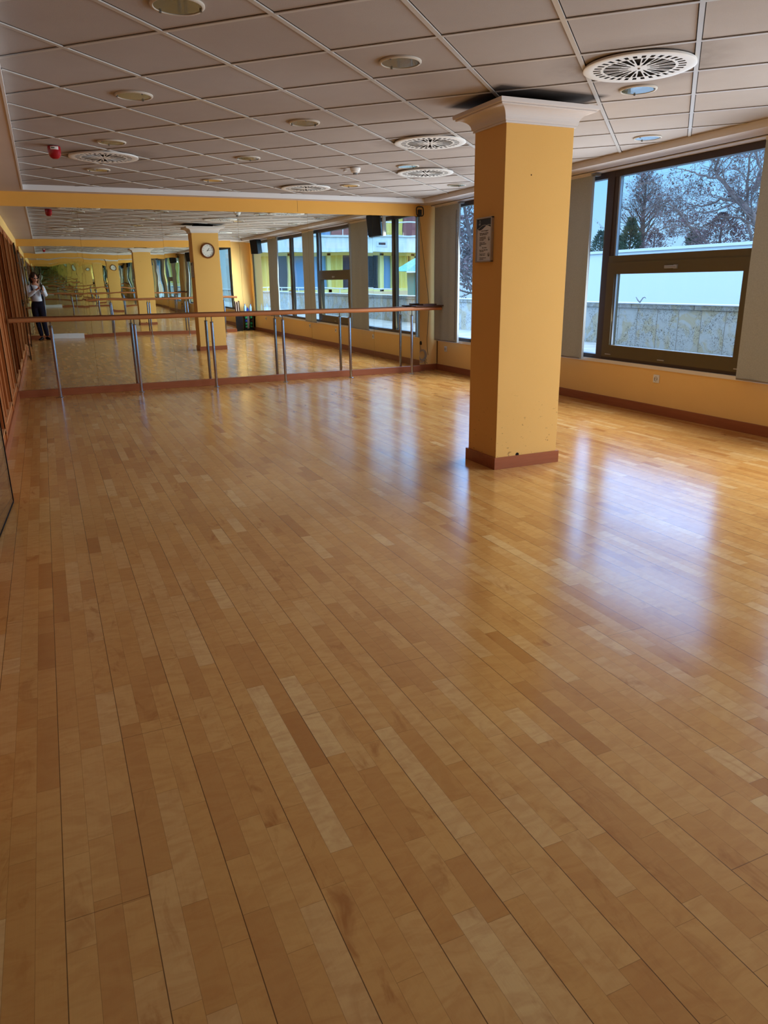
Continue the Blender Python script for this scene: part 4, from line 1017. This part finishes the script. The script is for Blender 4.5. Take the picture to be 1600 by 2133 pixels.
# head: looks down and across at the phone
hc = Vector((-.143, -.330, 1.525)); Fh = Vector((.42, .88, -.24)).normalized(); Rh = Fh.cross(Vector((0, 0, 1))).normalized(); Uh = Rh.cross(Fh)
bm = bmesh.new(); bmesh.ops.create_uvsphere(bm, u_segments=40, v_segments=28, radius=1)
def gs(x, c, w): return math.exp(-((x-c)/w)**2)
for v in bm.verts:
    x, y, z = v.co    # y forward
    wx = .076*(1-.22*max(0, -z)-.05*max(0, z)); hy = .092; hz = .112
    yy = y*hy
    if y > 0:
        yy += .020*gs(x, 0, .14)*gs(z, -.12, .20) + .006*gs(x, 0, .35)*gs(z, -.48, .12) + .010*gs(x, 0, .4)*gs(z, -.82, .16)   # nose, lips, chin
        yy -= .010*(gs(x, .38, .18)+gs(x, -.38, .18))*gs(z, .08, .14)                                                           # eye sockets
    v.co = hc + Rh*(x*wx) + Fh*yy + Uh*(z*hz)
obj('head', bm, M['skin'], person, smooth=True)
bm = bmesh.new()
for s in (-1, 1):
    c = hc+Rh*s*.078-Fh*.005-Uh*.005
    vs = bmesh.ops.create_uvsphere(bm, u_segments=12, v_segments=8, radius=1)['verts']
    for v in vs: v.co = c+Rh*v.co.x*.008+Fh*v.co.y*.016+Uh*v.co.z*.028
obj('ear', bm, M['skin'], person, smooth=True)
bm = bmesh.new()
for s in (-1, 1):
    c = hc+Rh*s*.031+Fh*.088+Uh*.010
    vs = bmesh.ops.create_uvsphere(bm, u_segments=12, v_segments=8, radius=1)['verts']
    for v in vs: v.co = c+Rh*v.co.x*.022+Fh*v.co.y*.004+Uh*v.co.z*.016
tube(bm, [hc-Rh*.076+Uh*.012, hc-Rh*.055+Fh*.075+Uh*.014, hc-Rh*.01+Fh*.098+Uh*.014, hc+Rh*.01+Fh*.098+Uh*.014, hc+Rh*.055+Fh*.075+Uh*.014, hc+Rh*.076+Uh*.012], .002, 6)
obj('spectacles', bm, M['lenses'], person, smooth=True)
bm = bmesh.new(); c = hc+Fh*.097-Uh*.053
vs = bmesh.ops.create_uvsphere(bm, u_segments=12, v_segments=8, radius=1)['verts']
for v in vs: v.co = c+Rh*v.co.x*.022+Fh*v.co.y*.006+Uh*v.co.z*.006
obj('mouth', bm, mat('lips', (168, 84, 80), .5), person, smooth=True)
bm = bmesh.new()
def blob(c, rx, ry, rz, n=.18, k=9.0):
    vs = bmesh.ops.create_icosphere(bm, subdivisions=4, radius=1)['verts']
    for v in vs:
        d = v.co.copy(); a = 1+n*noise.noise(d*2.4+Vector((k, k, k)))+n*.5*noise.noise(d*6+Vector((k, 0, 1)))
        v.co = c+Rh*d.x*rx*a+Fh*d.y*ry*a+Uh*d.z*rz*a
blob(hc-Fh*.026+Uh*.030, .092, .098, .104); blob(hc-Fh*.085-Uh*.055-Rh*.02, .075, .055, .085, .3, 3.0)
blob(hc-Rh*.055+Uh*.055+Fh*.035, .045, .050, .045, .3, 5.0); blob(hc+Rh*.05+Uh*.06+Fh*.03, .042, .045, .04, .3, 7.0)
hair = obj('hair', bm, M['hair'], person, smooth=True)
# shirt
S2 = Sk(); S2.add('wai', (wai[0], wai[1], .925), (.150, .118)); S2.add('b', (-.147, -.372, 1.08), (.128, .100), 'wai'); S2.add('che', che, (.135, .102), 'b'); S2.add('nek', (nek[0], nek[1], 1.325), (.10, .078), 'che'); S2.add('nk2', (-.153, -.367, 1.385), (.058, .055), 'nek')
for s, a, b, c in (('L', shL, elL, wrL), ('R', shR, elR, wrR)):
    m1 = Vector(a).lerp(Vector(b), .5); m2 = Vector(b).lerp(Vector(c), .45); cf = Vector(b).lerp(Vector(c), .86)
    S2.add('sh'+s, a, .068, 'nek'); S2.add('m1'+s, m1, .064, 'sh'+s); S2.add('el'+s, b, .060, 'm1'+s); S2.add('m2'+s, m2, .052, 'el'+s); S2.add('cf'+s, cf, .034, 'm2'+s)
skin('shirt', S2.v, S2.e, S2.r, M['shirt'], person, 1)
S3 = Sk(); S3.add('w', (-.145, -.37, 1.0), (.138, .108)); S3.add('pel', (-.145, -.372, .88), (.160, .122), 'w')
for s, a, b, c in (('L', hipL, kneL, ankL), ('R', hipR, kneR, ankR)):
    S3.add('hp'+s, (a[0], a[1], .80), .108, 'pel'); S3.add('th'+s, Vector(a).lerp(Vector(b), .5), .095, 'hp'+s); S3.add('kn'+s, b, .068, 'th'+s); S3.add('cf'+s, Vector(b).lerp(Vector(c), .5), .060, 'kn'+s); S3.add('an'+s, (c[0], c[1], .075), .050, 'cf'+s)
skin('trousers', S3.v, S3.e, S3.r, M['navy'], person, 1)
for (c, tw) in ((ankL, -.35), (ankR, .55)):
    d = Vector((math.sin(tw), math.cos(tw), 0)); n_ = Vector((d.y, -d.x, 0)); bm = bmesh.new()
    rings = []
    for t_, w, h in ((-.055, .022, .050), (-.045, .032, .070), (0, .034, .078), (.06, .038, .055), (.12, .043, .042), (.165, .036, .036), (.185, .012, .024)):
        o_ = Vector((c[0], c[1], 0))+d*t_
        rings.append([bm.verts.new(o_+n_*w*math.cos(a)+Vector((0, 0, max(.002, h*.5+h*.5*math.sin(a))))) for a in [2*math.pi*k/14 for k in range(14)]])
    for a_, b_ in zip(rings, rings[1:]):
        for i in range(14): bm.faces.new((a_[i], a_[(i+1) % 14], b_[(i+1) % 14], b_[i]))
    bm.faces.new(rings[0]); bm.faces.new(rings[-1])
    obj('shoe', bm, M['shoe'], person, smooth=True)
bm = bmesh.new(); pts = [(-.245, -.40, 1.36), (-.255, -.335, 1.37), (-.235, -.265, 1.30), (-.215, -.255, 1.20), (-.20, -.262, 1.10)]
rings = []
for p in pts: rings.append((bm.verts.new(Vector(p)+Vector((-.016, .003, 0))), bm.verts.new(Vector(p)+Vector((.016, .003, 0)))))
for a_, b_ in zip(rings, rings[1:]): bm.faces.new((a_[0], a_[1], b_[1], b_[0]))
o = obj('strap', bm, M['strap'], person); so = o.modifiers.new('th', 'SOLIDIFY'); so.thickness = .004
# phone held at eye of the camera
t = thing('phone', ph_c, 'black phone held up in both hands in the mirror', 'phone')
def obox(w, h, d, off, name, m, parent, bevel=.004):
    bm = bmesh.new(); vs = bxm(bm, -w/2, w/2, -h/2, h/2, -d/2, d/2)
    for v in vs: v.co = ph_c+R*(v.co.x+off[0])+U*(v.co.y+off[1])+F*(v.co.z+off[2])
    return obj(name, bm, m, parent, bevel=bevel)
obox(.076, .160, .008, (0, 0, 0), 'case', M['black'], t)
obox(.070, .150, .0008, (0, 0, -.0046), 'screen', M['lenses'], t, .0)
for k in range(3): obox(.012, .012, .001, (-.024, .060-.022*k, .0045), 'lens', M['lenses'], t, .002)
